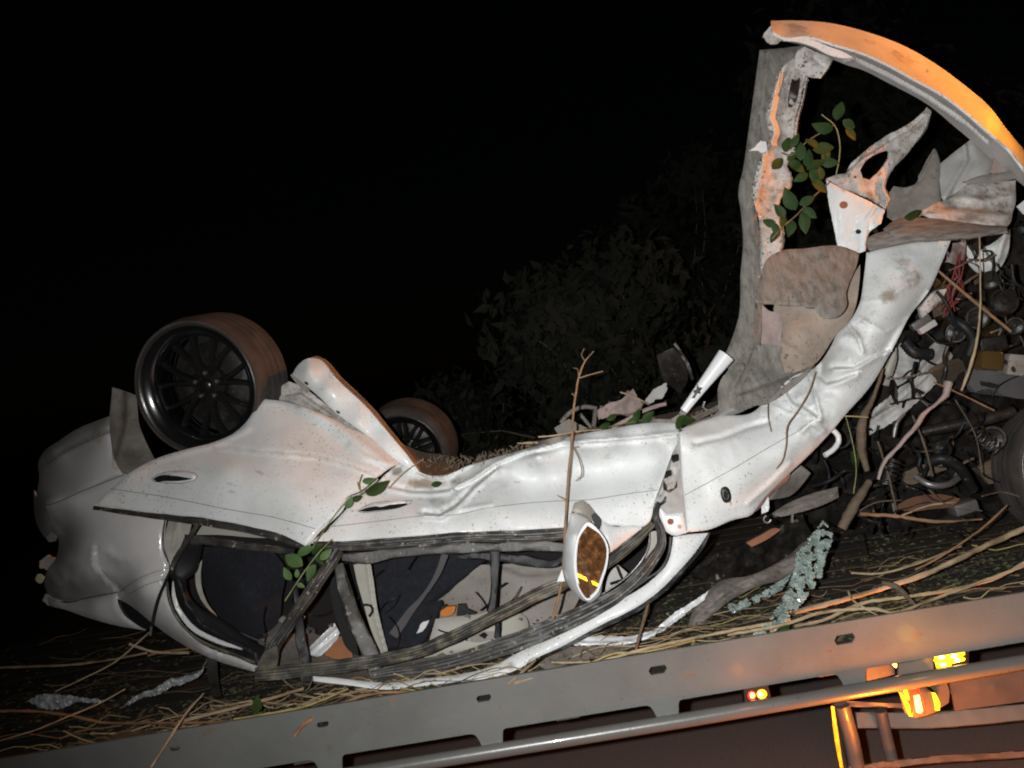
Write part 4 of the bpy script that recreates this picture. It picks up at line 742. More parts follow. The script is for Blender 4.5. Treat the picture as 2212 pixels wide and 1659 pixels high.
plate('arch_lower_flange', WHITE, Q('Z1', '415,272 520,275 640,300 760,350 870,390 940,430 870,435 760,410 640,350 500,310 415,305'), 3.37, car, res=4, th=.004, namp=.004)
plate('arch_end', MUDWHITE, Q('Z1', '322,190 280,240 262,275 330,330 370,325 420,290 400,272'), 3.40, car, res=3, th=.006, namp=.01, jag=1)
fork = plate('torn_bracket', MUDWHITE, Q('Z1', '735,1335,3.42 830,1300,3.42 885,1295,3.42 905,1245,3.42 1000,1150,3.42 1180,1015,3.44 1350,925,3.45 1430,862,3.46 1488,800,3.47 1520,832,3.47 1490,935,3.46 1420,1045,3.46 1335,1155,3.45 1215,1292,3.43 1180,1420,3.42 1215,1485,3.42 1182,1560,3.4 1000,1462,3.38 850,1402,3.4'), parent=car, res=4, th=.01, roll=.012, rollw=3, jag=.6, namp=.01, nscale=22,
    holes=[Q('Z1', '988,1270 1030,1205 1110,1150 1205,1118 1200,1180 1155,1250 1060,1342 1010,1330')], folds=[(Q('Z1', '900,1280 1000,1190 1200,1060 1350,980 1500,850'), 3, .02, 's')])
plate('torn_bracket_face', WHITE, Q('Z1', '735,1345,3.4 850,1405,3.38 1000,1475,3.37 1175,1568,3.38 1150,1658,3.37') + Q('Z2', '1150,190,3.36 1060,260,3.36 1030,400,3.36 990,412,3.35 820,362,3.36 785,190,3.37 755,40,3.38'), parent=car, res=4.5, th=.005, roll=.008, namp=.008, jag=.6,
    folds=[(Q('Z2', '830,60 850,370'), 1.6, -.008, 'r'), (Q('Z2', '1000,30 900,380'), 1.6, -.008, 'r'), (Q('Z2', '1110,85 1050,170 1030,400'), 3, .02, 's')], mud=[(*Q('Z1', '860,1420')[0], 18, .55, 2, -35), (*Q('Z2', '900,250')[0], 20, .2)])
for c, r_ in (('Z1:865,1530', 30), ('Z2:975,255', 20), ('Z1:950,1322', 9), ('Z2:1105,252', 18)):
    rg, xy = c.split(':'); x, y = [float(v) for v in xy.split(',')]
    plate('bolt_hole', RUST if r_ > 25 else DARKM, oval(rg, x, y, r_, r_ * .9, 0, 12), 3.33, car, th=.001, res=3, namp=0)
lip('bracket_edge', WHITE, Q('Z1', '1180,1320,3.40 1160,1400,3.39 1195,1480,3.38 1175,1550,3.37'), 6, .10, fork)
lip('bracket_edge', WHITE, Q('Z1', '1500,860,3.46 1470,960,3.45 1400,1060,3.45'), 5, .08, fork)
plate('torn_shard', MUDMETAL, Q('Z1', '1200,1450,3.5 1240,1390,3.5 1320,1400,3.5 1390,1380,3.48 1450,1290,3.48 1500,1190,3.48 1550,1108,3.49 1572,1160,3.48 1590,1480,3.46 1600,1520,3.45 1450,1610,3.44 1250,1658,3.44 1190,1620,3.46'), parent=car, res=5, th=.006, roll=.01, namp=.012, folds=[(Q('Z1', '1540,1130 1440,1320 1340,1420'), 3, .016, 's')])
plate('torn_shard', TRIMGREY, Q('Z1', '1570,1235,3.5 1700,1130,3.52 1810,1045,3.52 2000,1180,3.5 1950,1300,3.46 1780,1385,3.44 1625,1500,3.44 1595,1480,3.44'), parent=car, res=5, th=.006, roll=.01, namp=.01, folds=[(Q('Z1', '1780,1060 1800,1200 1640,1480'), 5, .02, 's')])
plate('torn_shard', PINK, Q('Z1', '1990,1180 2060,1220 2150,1270 2040,1300 1960,1290'), 3.44, car, res=4, th=.006, namp=.01)
plate('wing_front_fold', MUDWHITE, Q('Z1', '1640,1490,3.42 1780,1385,3.42 1900,1370,3.42 2150,1345,3.42 2138,1560,3.38') + Q('Z2', '2132,100,3.36 2110,190,3.33 2080,225,3.3 1850,205,3.3 1600,165,3.32 1480,140,3.34 1450,100,3.35 1560,40,3.38'), parent=car, res=5, th=.006, roll=.01, namp=.012, nscale=14,
    folds=[(Q('Z2', '1500,110 1700,90 2100,120'), 5, .018, 's'), (Q('Z1', '1700,1470 1900,1500 2140,1470'), 8, .015, 'r')], mud=[(*Q('Z2', '1850,100')[0], 80, .62, 2.6, -3), (*Q('Z1', '1650,1520')[0], 22, .5)])
plate('fold_lip', MUDMETAL, Q('Z1', '1770,1352 1880,1312 2020,1290 2150,1265 2330,1200 2330,1290 2150,1335 1900,1372 1790,1378'), 3.40, car, res=4, th=.02, roll=.012, namp=.01)
plate('mud_caked_lip', LOGM, Q('Z2', '1160,235,3.28 1250,168,3.3 1480,152,3.3 1800,190,3.28 2082,212,3.27 2090,240,3.24 1850,300,3.22 1500,290,3.22 1200,268,3.25'), parent=car, res=4, th=.02, roll=.02, rollw=4, namp=.01, mud=[(*Q('Z2', '1350,200')[0], 30, .4)])
plate('mud_caked_lip', LOGM, Q('Z2', '1040,300,3.26 1110,268,3.26 1500,292,3.22 1850,302,3.22 2085,250,3.24 2100,262,3.24 1900,292,3.26 1400,335,3.24 1060,402,3.25 1030,360,3.26'), parent=car, res=4, th=.02, roll=.015, rollw=3, namp=.01)
plate('splash_panel', SLAB, Q('Z2', '200,745,3.12 240,600,3.16 292,462,3.2 390,400,3.23 560,382,3.24 850,365,3.24 982,415,3.24 965,500,3.22 905,650,3.18 885,720,3.16 892,800,3.13 835,882,3.11 770,905,3.1 692,888,3.11 645,822,3.12 430,805,3.11 212,788,3.11'), parent=car, res=5, th=.022, namp=.012, nscale=12, roll=.008, rollw=4, folds=[(Q('Z2', '640,800 700,740 880,690'), 8, .012, 'r'), (Q('Z2', '210,770 640,810'), 5, .01, 'r')], mud=[(*Q('Z2', '650,600')[0], 60, .5, 2, 15), (*Q('Z2', '850,760')[0], 22, .6)])
plate('inner_arch_liner', BEIGE, Q('Z2', '350,790,3.4 640,830,3.38 820,880,3.36 950,560,3.34 990,500,3.34 985,620,3.33 900,930,3.32 800,1030,3.33 690,1190,3.36 600,1290,3.38 400,1400,3.4 240,1420,3.42 180,1300,3.44 300,1120,3.44'), parent=car, ctrl=Q('Z2', '550,1050,3.46'), res=6, th=.006, namp=.006, folds=[(Q('Z2', '410,1090 640,1240'), 5, .014, 'r')], mud=[(*Q('Z2', '900,800')[0], 30, .7, .4, 20)])
plate('crumpled_liner', SLAB, Q('Z2', '-60,1380,3.38 60,1230,3.4 170,1125,3.4 300,1095,3.4 400,1115,3.39 390,1190,3.38 425,1310,3.36 560,1290,3.33 650,1240,3.32 560,1330,3.3 400,1440,3.28 300,1532,3.27 180,1560,3.28 100,1600,3.3 -60,1640,3.33'), parent=car, res=5, th=.008, jag=1, namp=.02, nscale=14, folds=[(Q('Z2', '180,1170 60,1420'), 6, .02, 's'), (Q('Z2', '100,1470 300,1400 560,1310'), 5, .014, 's')], mud=[(*Q('Z2', '200,1450')[0], 40, .6, 4, 12)])
tube('pillar_stub', TRIM, Q('R5', '1418,560,3.22 1500,450,3.22 1600,320,3.22 1735,145,3.22'), [8.5, 11, 14, 19], car, 20, mat2=None) if False else None
def stub():
    hp = hermite([(*q, r) for q, r in zip(Q('R5', '1418,560,3.24 1500,450,3.24 1600,320,3.24 1735,145,3.24'), [8.5, 10.5, 13.5, 18.5])], step=8)
    V = []; F = []; seg = 24; fr = frame([P(q[0], q[1], q[2]) for q in hp]); rings = []
    for (p, T, S, N), q in zip(fr, hp): rings.append((p, S, N, q[3] * q[2] / FPX))
    inner = [(p, S, N, r * .88) for p, S, N, r in rings[::-1]]
    allr = rings + inner
    for p, S, N, r in allr:
        for k in range(seg):
            a = 2 * math.pi * k / seg; V.append(p + S * math.cos(a) * r * 1.02 + N * math.sin(a) * r * .75)
    for i in range(len(allr) - 1):
        for k in range(seg): a = i * seg + k; b = i * seg + (k + 1) % seg; F.append([a, b, b + seg, a + seg])
    st = link('pillar_stub', V, F, TRIM, car, True, sharpang=45)
    plate('torn_hole', DARKM, Q('R5', '1520,360 1530,385 1560,385 1540,415 1545,435 1520,430 1500,465 1475,470 1498,435 1490,410 1512,400'), 3.205, st, res=2.5, th=.001, namp=0, smooth=False)
stub()
plate('stub_bracket', MUDMETAL, Q('R5', '1270,640 1360,600 1440,480 1400,560 1440,580 1380,640'), 3.32, car, res=5, th=.008)
# small things along the underside, seen over the door
plate('scrap_plate', DARKM, Q('R5', '1215,145,3.9 1340,85,3.9 1400,160,3.9 1450,330,3.85 1400,420,3.8 1270,320,3.85'), parent=car, res=6, th=.01, namp=.01)
sweep('scrap_bar', DARKM, Q('R5', '1350,60,3.88 1440,200,3.86 1490,330,3.84'), 8, car, h=.02)
plate('scrap_plate', TRIMGREY, Q('R5', '1130,480 1200,400 1295,345 1290,420 1220,480 1150,510'), 4.0, car, res=6, th=.01, namp=.02, jag=2)
plate('pink_scrap', PINK, Q('R5', '770,560 870,500 960,470 1040,395 1110,520 1060,560 960,590 880,600 780,625'), 4.0, car, res=5, th=.02, namp=.03, nscale=30, jag=1.5)
sweep('pink_bar', PINK, Q('R5', '880,690,3.7 1000,625,3.7 1150,545,3.7 1280,510,3.72'), 9, car, h=.02)
tube('bent_pipe', MUDMETAL, Q('R5', '500,650,4.1 560,580,4.1 680,530,4.1 760,540,4.1 745,680,4.05'), 5, car)
tube('bent_pipe', MUDMETAL, Q('R5', '640,580,4.1 730,690,4.1'), 4, car)
plate('scrap_plate', MUDMETAL, Q('R5', '450,690 560,620 720,700 600,740 480,735'), 3.9, car, res=6, th=.02, namp=.02)
tube('spring', STEEL, [(*q, 3.5) for q in Q('R5', '1640,610')] + [(*q, 3.5) for q in Q('R5', '1600,560 1560,530 1575,490')], 3, car)
plate('grey_bit', STEEL, Q('R5', '1740,360 1755,355 1745,400 1720,420'), 3.5, car, res=3, th=.01)
plate('sill_inner_edge', TRIMGREY, Q('R5', '1390,700,3.3 1500,640,3.32 1640,590,3.34 1740,500,3.36 1850,510,3.34 1840,545,3.32 1700,590,3.3 1500,660,3.27'), parent=car, res=4, th=.006, roll=.01, namp=.01)
plate('fold_sliver', MUDMETAL, Q('Z3', '295,355,3.24 345,300,3.25 430,220,3.26 560,130,3.27 650,60,3.28 600,130,3.26 480,240,3.25 370,320,3.24'), parent=car, res=4, th=.004)
# engine bay ------------------------------------------------------
GRIME = material('grimy_engine', (.010, .009, .008), .8, col2=(.03, .023, .018), scale=20, mix=.8, bump=1, bumpscale=60, spec=.15)
eng = plate('engine_block', GRIME, [(2045, 530, 4.10), (2230, 480, 4.15), (2330, 700, 4.25), (2330, 1160, 4.35), (2100, 1170, 4.35), (1900, 1130, 4.35), (1720, 1130, 4.25), (1640, 1120, 4.15), (1720, 1020, 4.05), (1860, 880, 3.95), (1960, 720, 3.95)], parent=car, res=9, th=.15, namp=.10, nscale=16, jag=4)
plate('radiator', STEEL, Q('Z2', '1815,1290,3.46 1900,1255,3.47 2330,1340,3.5 2330,1520,3.5 2060,1475,3.48 1960,1430,3.47 1850,1450,3.46 1810,1400,3.46'), parent=car, res=6, th=.03, jag=.8, namp=.006)
for k in range(13):
    y = 1300 + k * 12.5
    tube('radiator_fin', STEEL, Q('Z2', f'{1825 + (k*3)%9},{y},3.448 2000,{y+22},3.45 2330,{y+62},3.47'), .8, car, 4, step=30)
plate('radiator_tear', DARKM, Q('Z2', '1880,1370 1950,1380 2030,1400 2010,1420 1940,1415 1890,1400'), 3.44, car, res=4, th=.001, namp=0, jag=1)
pbox('fluid_reservoir', AMBERG, *Q('Z2', '1985,1215')[0], 3.36, 52, 44, .09, ang=4, parent=car, bev=.02)
pbox('control_box', MUDMETAL, *Q('Z2', '2160,1250')[0], 3.40, 36, 46, .08, ang=6, tilt=10, parent=car, bev=.008)
pbox('control_box', DARKM, *Q('Z2', '1990,1090')[0], 3.5, 60, 30, .1, ang=-10, parent=car, bev=.01)
pbox('relay', TRIMGREY, *Q('Z2', '1500,965')[0], 3.42, 40, 14, .03, ang=-32, parent=car, bev=.004)
pbox('relay', STEEL, *Q('Z2', '1450,930')[0], 3.48, 44, 16, .03, ang=-35, parent=car, bev=.004)
plate('torn_front_bumper', TRIMGREY, Q('Z3', '1045,602,3.75 1050,480,3.75 1090,400,3.75 1180,330,3.75 1290,235,3.75 1400,170,3.75 1440,60,3.76 1500,-50,3.78 1580,-140,3.8 1640,-60,3.8 1682,0,3.78 1640,80,3.76 1560,200,3.72 1400,360,3.7 1200,520,3.7'), parent=car, res=5, th=.006, jag=1.4, roll=.012, namp=.02, nscale=16, folds=[(Q('Z3', '1060,480 1300,330 1500,150 1650,0'), 4, .025, 's'), (Q('Z3', '1120,420 1350,230 1560,-60'), 4, .02, 's')], mud=[(*Q('Z3', '1200,300')[0], 30, .6), (*Q('Z3', '1150,450')[0], 25, .5)])
plate('headlamp_shell', TRIMGREY, Q('Z3', '1130,210 1250,40 1260,-110 1400,-60 1430,40 1380,140 1250,230'), 3.85, car, res=6, th=.01, namp=.03, nscale=20)
plate('white_duct', CREAM, Q('Z3', '1170,130 1200,20 1260,-60 1265,20 1230,150 1190,165'), 3.55, car, res=5, th=.03, roll=.02)
plate('bonnet_scrap', WHITE, Q('Z2', '1760,340,3.65 1900,370,3.62 2112,240,3.6 2090,420,3.62 2040,520,3.66 1960,595,3.7 1860,560,3.7 1770,440,3.68'), parent=car, res=5, th=.006, namp=.02, nscale=14, roll=.015, folds=[(Q('Z2', '2090,260 2040,450 1950,590'), 5, .02, 's')])
plate('bonnet_scrap', WHITE, Q('Z1', '2160,1540 2330,1400 2330,1560 2212,1600'), 3.55, car, res=6, th=.006)
plate('engine_cover', PINK, Q('Z2', '1680,340,3.5 1780,330,3.5 1770,480,3.5 1700,500,3.48 1640,480,3.46 1670,400,3.46'), parent=car, res=5, th=.03, namp=.03, nscale=30)
plate('duct_side', MUDWHITE, Q('Z2', '1430,830 1550,700 1640,680 1600,760 1500,860 1450,900'), 3.45, car, res=5, th=.02, namp=.02)
tube('twisted_pipe', PINK, Q('Z3', '1655,195,3.3 1625,290,3.3 1560,360,3.3 1460,440,3.3 1400,540,3.3 1325,620,3.3 1270,690,3.3 1190,770,3.3 1150,840,3.3 1125,925,3.3'), [8, 6.5, 3.2, 5, 5, 4.5, 4, 4.5, 4, 3], car, 10, rough=.5)
tube('twisted_pipe', STEEL, Q('Z3', '1325,430,3.35 1265,500,3.35 1248,560,3.35 1240,610,3.35'), [2.5, 4, 5, 3.5], car, 8)
tube('curved_hose', TRIM, Q('Z3', '785,555,3.26 825,600,3.26 825,650,3.26 790,700,3.25 725,745,3.24'), 6, car, 12)
tube('axle_shaft', DARKM, Q('Z3', '1420,580,3.7 1650,530,3.68 1900,480,3.66 2140,420,3.64'), [10, 13, 14, 12], car, 14)
plate('suspension_arm', BARKM, Q('Z3', '1310,960 1330,870 1450,820 1600,815 1640,850 1500,900 1400,960'), 3.8, car, res=6, th=.02)
plate('suspension_arm', BARKM, Q('Z3', '1840,850 1950,790 2080,730 2060,850 2050,950 1950,960 1900,900'), 3.8, car, res=6, th=.02)
RUSTD = material('dark_rust', (.12, .045, .02), .8, col2=(.05, .025, .015), scale=12, mix=.8, bump=.4)
plate('rusty_plate', RUSTD, Q('Z3', '1245,1135 1330,1080 1450,1045 1620,1040 1740,1070 1700,1110 1500,1150 1350,1165'), 3.55, car, res=6, th=.01, namp=.01)
pbox('foam_block', STEEL, *Q('Z3', '1790,1140')[0], 3.6, 52, 26, .08, ang=-18, parent=car, bev=.01)
plate('marker_tab', TRIM, Q('R5', '2010,1220 2050,1190 2055,1260 2050,1310 2000,1330'), 3.22, car, res=3, th=.004, folds=[(Q('R5', '2020,1270 2040,1285'), 3, -.01, 'r')])
tubew('ring_clip', STEEL, [P(*Q('R5', f'{2040 + 26*math.cos(a)},{1370 + 26*math.sin(a)}')[0], 3.2) for a in [i * .5 for i in range(10)]], .004, car, 6)
plate('under_wing_panel', MUDMETAL, Q('Z3', '310,1080,3.3 420,960,3.32 560,830,3.34 620,880,3.36 560,960,3.4 480,1040,3.4'), parent=car, res=5, th=.01, namp=.02)
plate('dash_panel', DARKM, Q('R6', '1480,760,3.5 1650,640,3.5 1800,560,3.5 2000,470,3.55 2300,300,3.6 2400,500,3.7 2100,700,3.7 1700,820,3.6'), parent=car, res=8, th=.02, namp=.06, nscale=20)
plate('sheared_wing_edge', PINK, Q('R5', '1850,1340,3.15 1990,1230,3.17 2212,1010,3.2 2212,1040,3.22 2080,1180,3.24 1920,1330,3.2'), parent=car, res=4, th=.006)
plate('headlining_edge', TRIM, Q('R6', '580,1245,3.2 700,1215,3.2 850,1205,3.2 1000,1212,3.2 1100,1190,3.2 1200,1158,3.2 1250,1120,3.2 1350,1035,3.22 1480,955,3.24 1605,868,3.26 1580,925,3.25 1480,1005,3.23 1330,1110,3.21 1200,1205,3.18 1030,1262,3.16 800,1275,3.16 620,1272,3.18'), parent=car, res=4, th=.006, jag=1.2, namp=.012, nscale=25, roll=.008, folds=[(Q('R6', '600,1258 900,1255 1050,1240 1250,1160 1500,970'), 2.5, .014, 's')])
plate('lower_screen_panel', MUDMETAL, Q('R6', '500,1300,3.2 700,1290,3.2 1000,1275,3.18 1100,1260,3.17 900,1330,3.14 600,1400,3.12 400,1450,3.11 330,1420,3.12'), parent=car, res=5, th=.006, namp=.008)
zone = [(2060, 520), (2230, 470), (2250, 1180), (1980, 1170), (1800, 1160), (1600, 1150), (1700, 1040), (1880, 860), (1960, 720)]
def rz(poly, wheelclear=True):
    A = np.array(poly); lo, hi = A.min(0), A.max(0)
    while True:
        q = np.random.uniform(lo, hi)
        if wheelclear and q[0] > 2120 and 860 < q[1] < 1160: continue
        if inside(q[None], poly)[0]: return float(q[0]), float(q[1])
ZN = zone
def coil(path, r0, turns, rw, mat, parent, name='coil_spring'):
    pts = [P(*q) for q in path]; a, b = pts[0], pts[-1]; T = (b - a).normalized(); S = T.orthogonal().normalized(); B = T.cross(S); n = turns * 14
    tubew(name, mat, [a + (b - a) * (i / n) + (S * math.cos(i * .449) + B * math.sin(i * .449)) * r0 for i in range(n + 1)], rw, parent, 6)
def pulley(reg, x, y, Y, r, mat, parent, name='pulley'):
    c = P(*Q(reg, f'{x},{y}')[0], Y); z = ((CAMP - c).normalized() + Vector((random.uniform(-.5, .5), 0, random.uniform(-.5, .5)))).normalized(); xx = z.orthogonal().normalized(); yy = z.cross(xx)
    M = Matrix.Translation(c) @ Matrix((xx, yy, z)).transposed().to_4x4()
    V, F = lathe([(0, .012), (r * .2, .012), (r * .25, .002), (r * .7, -.004), (r * .8, .008), (r, .008), (r * .93, -.006), (r, -.02), (r * .9, -.03), (0, -.03)], M, 28)
    link(name, V, F, mat, parent, True, sharpang=35)
for q in (('Z2', 1870, 900, 3.5, .045), ('Z2', 2060, 780, 3.5, .055), ('Z2', 1700, 1010, 3.52, .04), ('Z2', 2150, 960, 3.48, .035), ('Z3', 1980, 620, 3.5, .05), ('Z3', 1600, 700, 3.5, .035), ('Z2', 1960, 620, 3.52, .04)):
    pulley(*q, DARKM, car)
coil(Q('Z3', '1830,560,3.5 1990,700,3.5'), .035, 5, .006, DARKM, car)
coil(Q('Z3', '1240,760,3.5 1180,960,3.5'), .03, 6, .005, DARKM, car)
def ribbed(path, r, n, mat, parent, name='corrugated_hose'):
    hp = hermite(path, step=3); pts = [P(*q) for q in hp]
    tubew(name, mat, pts, [r * (1 + .14 * (i % 2)) for i in range(len(pts))], parent, 10)
ribbed(Q('Z2', '1650,900,3.48 1760,960,3.44 1830,1060,3.44 1800,1180,3.46'), .018, 0, BLACK, car)
ribbed(Q('Z2', '1320,1080,3.46 1400,1160,3.44 1500,1170,3.45'), .022, 0, BLACK, car)
ribbed(Q('Z3', '1400,900,3.5 1500,960,3.46 1650,960,3.46 1740,900,3.5'), .012, 0, STEEL, car)
ribbed(Q('Z3', '1480,800,3.5 1600,770,3.46 1720,830,3.46 1830,1000,3.5'), .02, 0, BLACK, car)
for s_ in ('1560,700,3.4 1640,800,3.38 1700,950,3.4', '2000,560,3.4 2060,700,3.38 2200,760,3.4', '1850,760,3.4 1960,840,3.38 2100,860,3.4', '1480,1010,3.42 1560,1080,3.4 1700,1090,3.42', '2120,500,3.4 2150,640,3.4 2250,700,3.42'):
    tube('wire_loom', BLACK, Q('Z2', s_), random.uniform(2.2, 4), car, 8)
for s_ in ('1380,450 1460,640 1530,900', '1700,330 1850,600 1900,900', '1900,1050 2050,1020 2200,1060', '1120,640 1200,900 1260,1150', '1500,1000 1640,1120 1900,1160', '950,1180 1100,1100 1300,1080'):
    tube('trapped_twig', BARKM, [(*q, 3.38 + random.uniform(0, .08)) for q in Q('Z3', s_)], random.uniform(1.2, 2.4), car, 6, rough=.3)
for k in range(26):
    x, y = rz(ZN); Y = random.uniform(3.4, 3.6); a = random.uniform(-.6, .6) + random.choice([0, 1.2]); L = random.uniform(18, 46); w_ = random.uniform(2.5, 6)
    sweep('bracket_strip', random.choice([DARKM, GRIME, DARKM, MUDMETAL]), [(x, y, Y), (x + L * math.cos(a), y + L * math.sin(a), Y + .02), (x + L * math.cos(a) + 12 * math.sin(a), y + L * math.sin(a) + 14 * math.cos(a), Y + .05)], w_, car, h=.01)
# loose engine fragments, hoses, wires
for k in range(48):
    x, y = rz(zone); s = random.uniform(12, 46); n = random.randint(4, 7); a0 = random.random() * 6; el = random.uniform(.3, .9); an = random.random() * 3
    pts = []; Yb = random.uniform(3.45, 3.95); tx, ty = random.uniform(-.003, .003), random.uniform(-.003, .003)
    for i in range(n):
        a = a0 + 2 * math.pi * i / n; r = s * random.uniform(.6, 1.1); u, v = r * math.cos(a), r * math.sin(a) * el
        px, py = u * math.cos(an) - v * math.sin(an), u * math.sin(an) + v * math.cos(an); pts.append((x + px, y + py, Yb + px * tx + py * ty))
    plate('engine_fragment', random.choice([GRIME, GRIME, DARKM, DARKM, BLACK, GRIME, BLACK, BLACK, DARKM, GRIME, BARKM, DARKM, GRIME]), pts, parent=car, res=7, th=random.choice([.004, .02, .04]), namp=.012, nscale=30, smooth=random.random() < .4)
for k in range(70):
    x, y = rz(zone); a = random.random() * 6.3; L = random.uniform(15, 55); Yb = random.uniform(3.38, 3.65); pts = []
    for i in range(5): pts.append((x, y, Yb + random.uniform(-.03, .03))); a += random.uniform(-.7, .7); x += math.cos(a) * L / 2; y += math.sin(a) * L / 2
    if max(p[0] for p in pts) < 1640 or not all(inside(np.array([p[:2] for p in pts]), zone)): continue
    tube('hose', random.choice([BLACK, BLACK, BLACK, DARKM, DARKM, BARKM]), pts, random.choice([1.2, 1.5, 2, 3, 4.5]), car, 7, step=6)
for k in range(12):
    pts = Q('Z2', f'{1740 + random.uniform(-30, 40)},{420 + random.uniform(-20, 60)},3.42 {1715 + random.uniform(-40, 40)},{560 + random.uniform(-30, 30)},3.4 {1690 + random.uniform(-60, 90)},{700 + random.uniform(-30, 60)},3.42 {1640 + random.uniform(-60, 60)},{850 + random.uniform(-60, 60)},3.45')
    tube('wire', REDW if k % 3 else BLACK, pts, random.uniform(.7, 1.3), car, 5, step=8)
for s in ('1790,350,3.4 1860,420,3.4 1830,470,3.42', '1900,400,3.4 1960,400,3.4 1980,480,3.4 1970,600,3.42', '1440,1180,3.45 1520,1240,3.45 1590,1260,3.45', '1600,470,3.4 1650,520,3.42 1640,600,3.45'):
    tube('wire', BLACK, Q('Z2', s), 2, car, 6)

# ---------------------------------------------------------------- loose things
# chain hung across the front end
chn = root('chain', 'rusty steel chain stretched across the torn front bumper', 'chain', P(*Q('Z2', '1420,1330')[0], 3.5))
cp = hermite(Q('Z2', '1180,1352,3.55 1300,1350,3.52 1450,1315,3.52 1600,1290,3.55'), step=4.6)
for i, q in enumerate(cp[:-1]):
    a = P(*q); b = P(*cp[i + 1]); T = (b - a).normalized(); m = (a + b) / 2; V_ = (CAMP - m).normalized(); S = T.cross(V_).normalized(); N_ = S if i % 2 else V_
    L = (b - a).length * .82
    pts = [m + T * math.cos(t) * L + N_ * math.sin(t) * L * .48 for t in [j * math.pi / 5 for j in range(11)]]
    tubew('chain_link', STEEL if i % 3 else RUST, pts, .0022, chn, 5)

# leaves -----------------------------------------------------------
def leafmesh(c, d, n, L, W):
    "an ovate leaf blade with a folded midrib"
    d = d.normalized(); s = d.cross(n).normalized(); n = s.cross(d).normalized(); V = []; F = []
    prof = [(0, .02), (.12, .55), (.3, .95), (.5, 1), (.7, .78), (.88, .38), (1, .02)]
    for t, wv in prof:
        dr = -n * (t * t) * L * .22
        for k in (-1, -.5, 0, .5, 1): V.append(c + d * t * L + s * k * wv * W + n * (abs(k) * .22 * wv * W) + dr + n * .05 * L * noise.noise(c * 30 + Vector((t * 3, k, 0))))
    for i in range(6):
        for k in range(4): a = i * 5 + k; F.append([a, a + 1, a + 6, a + 5])
    return V, F
def leafat(x, y, L, ang, Y, mat, parent, tilt=.75, wr=.28, **kw):
    s = Y / FPX; a = math.radians(ang); c = P(x - L / 2 * math.cos(a), y + L / 2 * math.sin(a), Y); e_ = P(x + L / 2 * math.cos(a), y - L / 2 * math.sin(a), Y + random.uniform(-.5, .5) * L * s * tilt)
    n = (CAMP - c).normalized() + Vector((random.uniform(-1, 1), 0, random.uniform(-1, 1))) * tilt
    V, F = leafmesh(c, e_ - c, n, L * s, L * s * wr)
    return link('leaf', V, F, mat, parent, **kw)
def sprig(name, label, loc, stems, leaves, matL, cat='plant'):
    r = root(name, label, cat, loc)
    for pth, rad, m in stems: tube('stem', m, pth, rad, r, 6, step=7)
    for (x, y, L, a, Y, *m) in leaves: leafat(x, y, L, a, Y, m[0] if m else matL, r)
    return r
k_ = .2893
def lz(reg, s, Y, mat=None):
    ox, oy, k = REG[reg]; out = []
    for tok in s.split():
        x, y, L, a = [float(v) for v in tok.split(',')]; out.append((ox + x * k, oy + y * k, L * k * random.uniform(.78, 1.12), a + random.uniform(-12, 12), Y + random.uniform(-.03, .03)) + ((mat,) if mat else ()))
    return out
sprig('leafy_branch', 'green leafy branch caught in the torn front rail below the arch', P(*Q('Z2', '350,350')[0], 3.3),
    [(Q('Z1', '700,855,3.32 800,940,3.32 835,1060,3.32 830,1200,3.32 810,1300,3.33'), 1.4, STEMG), (Q('Z1', '760,1360,3.33 640,1470,3.32 520,1600,3.31') + Q('Z2', '400,230,3.3 330,310,3.3'), 1.4, STEM), (Q('Z1', '800,930,3.3 600,1050,3.3 450,1160,3.31 400,1140,3.32'), 1.2, STEM)],
    lz('Z1', '830,825,150,80 705,955,170,175 910,930,150,-25 925,1000,140,-45 440,1075,130,80 545,1130,160,100 715,1105,190,20 375,1215,150,50 520,1240,150,-30 655,1225,190,40 760,1215,130,-10 660,1320,170,-60 545,1325,140,200 690,1390,150,-20 460,1490,170,115 590,1500,160,35 390,1575,150,130 610,1590,160,-35 570,1640,140,-80 500,1055,110,60 635,1065,120,140 600,1180,140,90 480,1170,120,30 700,1290,130,100 740,1150,120,60', 3.3)
    + lz('Z2', '575,195,150,-80 470,235,150,-110 345,290,120,-120 310,190,120,150 420,170,110,60 360,240,110,-60', 3.29), LEAF, 'branch')
sprig('leafy_sprig', 'green sprig lying along the slanting edge of the rear door', P(*Q('R2', '560,1370')[0], 3.12),
    [(Q('R2', '900,1085,3.22 780,1180,3.18 650,1260,3.14 560,1370,3.12 480,1480,3.11 410,1590,3.1'), 1.5, STEMG), (Q('R2', '780,1180,3.16 765,1100,3.15 785,1035,3.14'), 1, STEMG), (Q('R2', '765,1150,3.16 750,1090,3.16'), .8, STEMG)],
    lz('R2', '840,1082,120,10', 3.16, LEAFL) + lz('R2', '900,1140,210,12 850,1175,120,-30 520,1430,90,60 745,1215,80,20', 3.15) + lz('R2', '690,1245,120,65', 3.12, LEAFL), LEAF, 'plant')
sprig('hanging_sprig', 'pale green leaves on a stem hanging in the rear side window', P(*Q('R4', '210,800')[0], 3.02),
    [(Q('R4', '560,340,3.05 450,455,3.03 370,560,3.02 210,800,3.0'), 1.5, STEMG)],
    lz('R4', '265,490,200,150 365,420,140,20 225,600,130,130 400,590,150,-120 300,595,80,90 515,455,100,30 330,685,60,-30', 3.02, LEAFL) + lz('R4', '450,410,110,60 470,490,110,-60', 3.05), LEAF, 'plant')
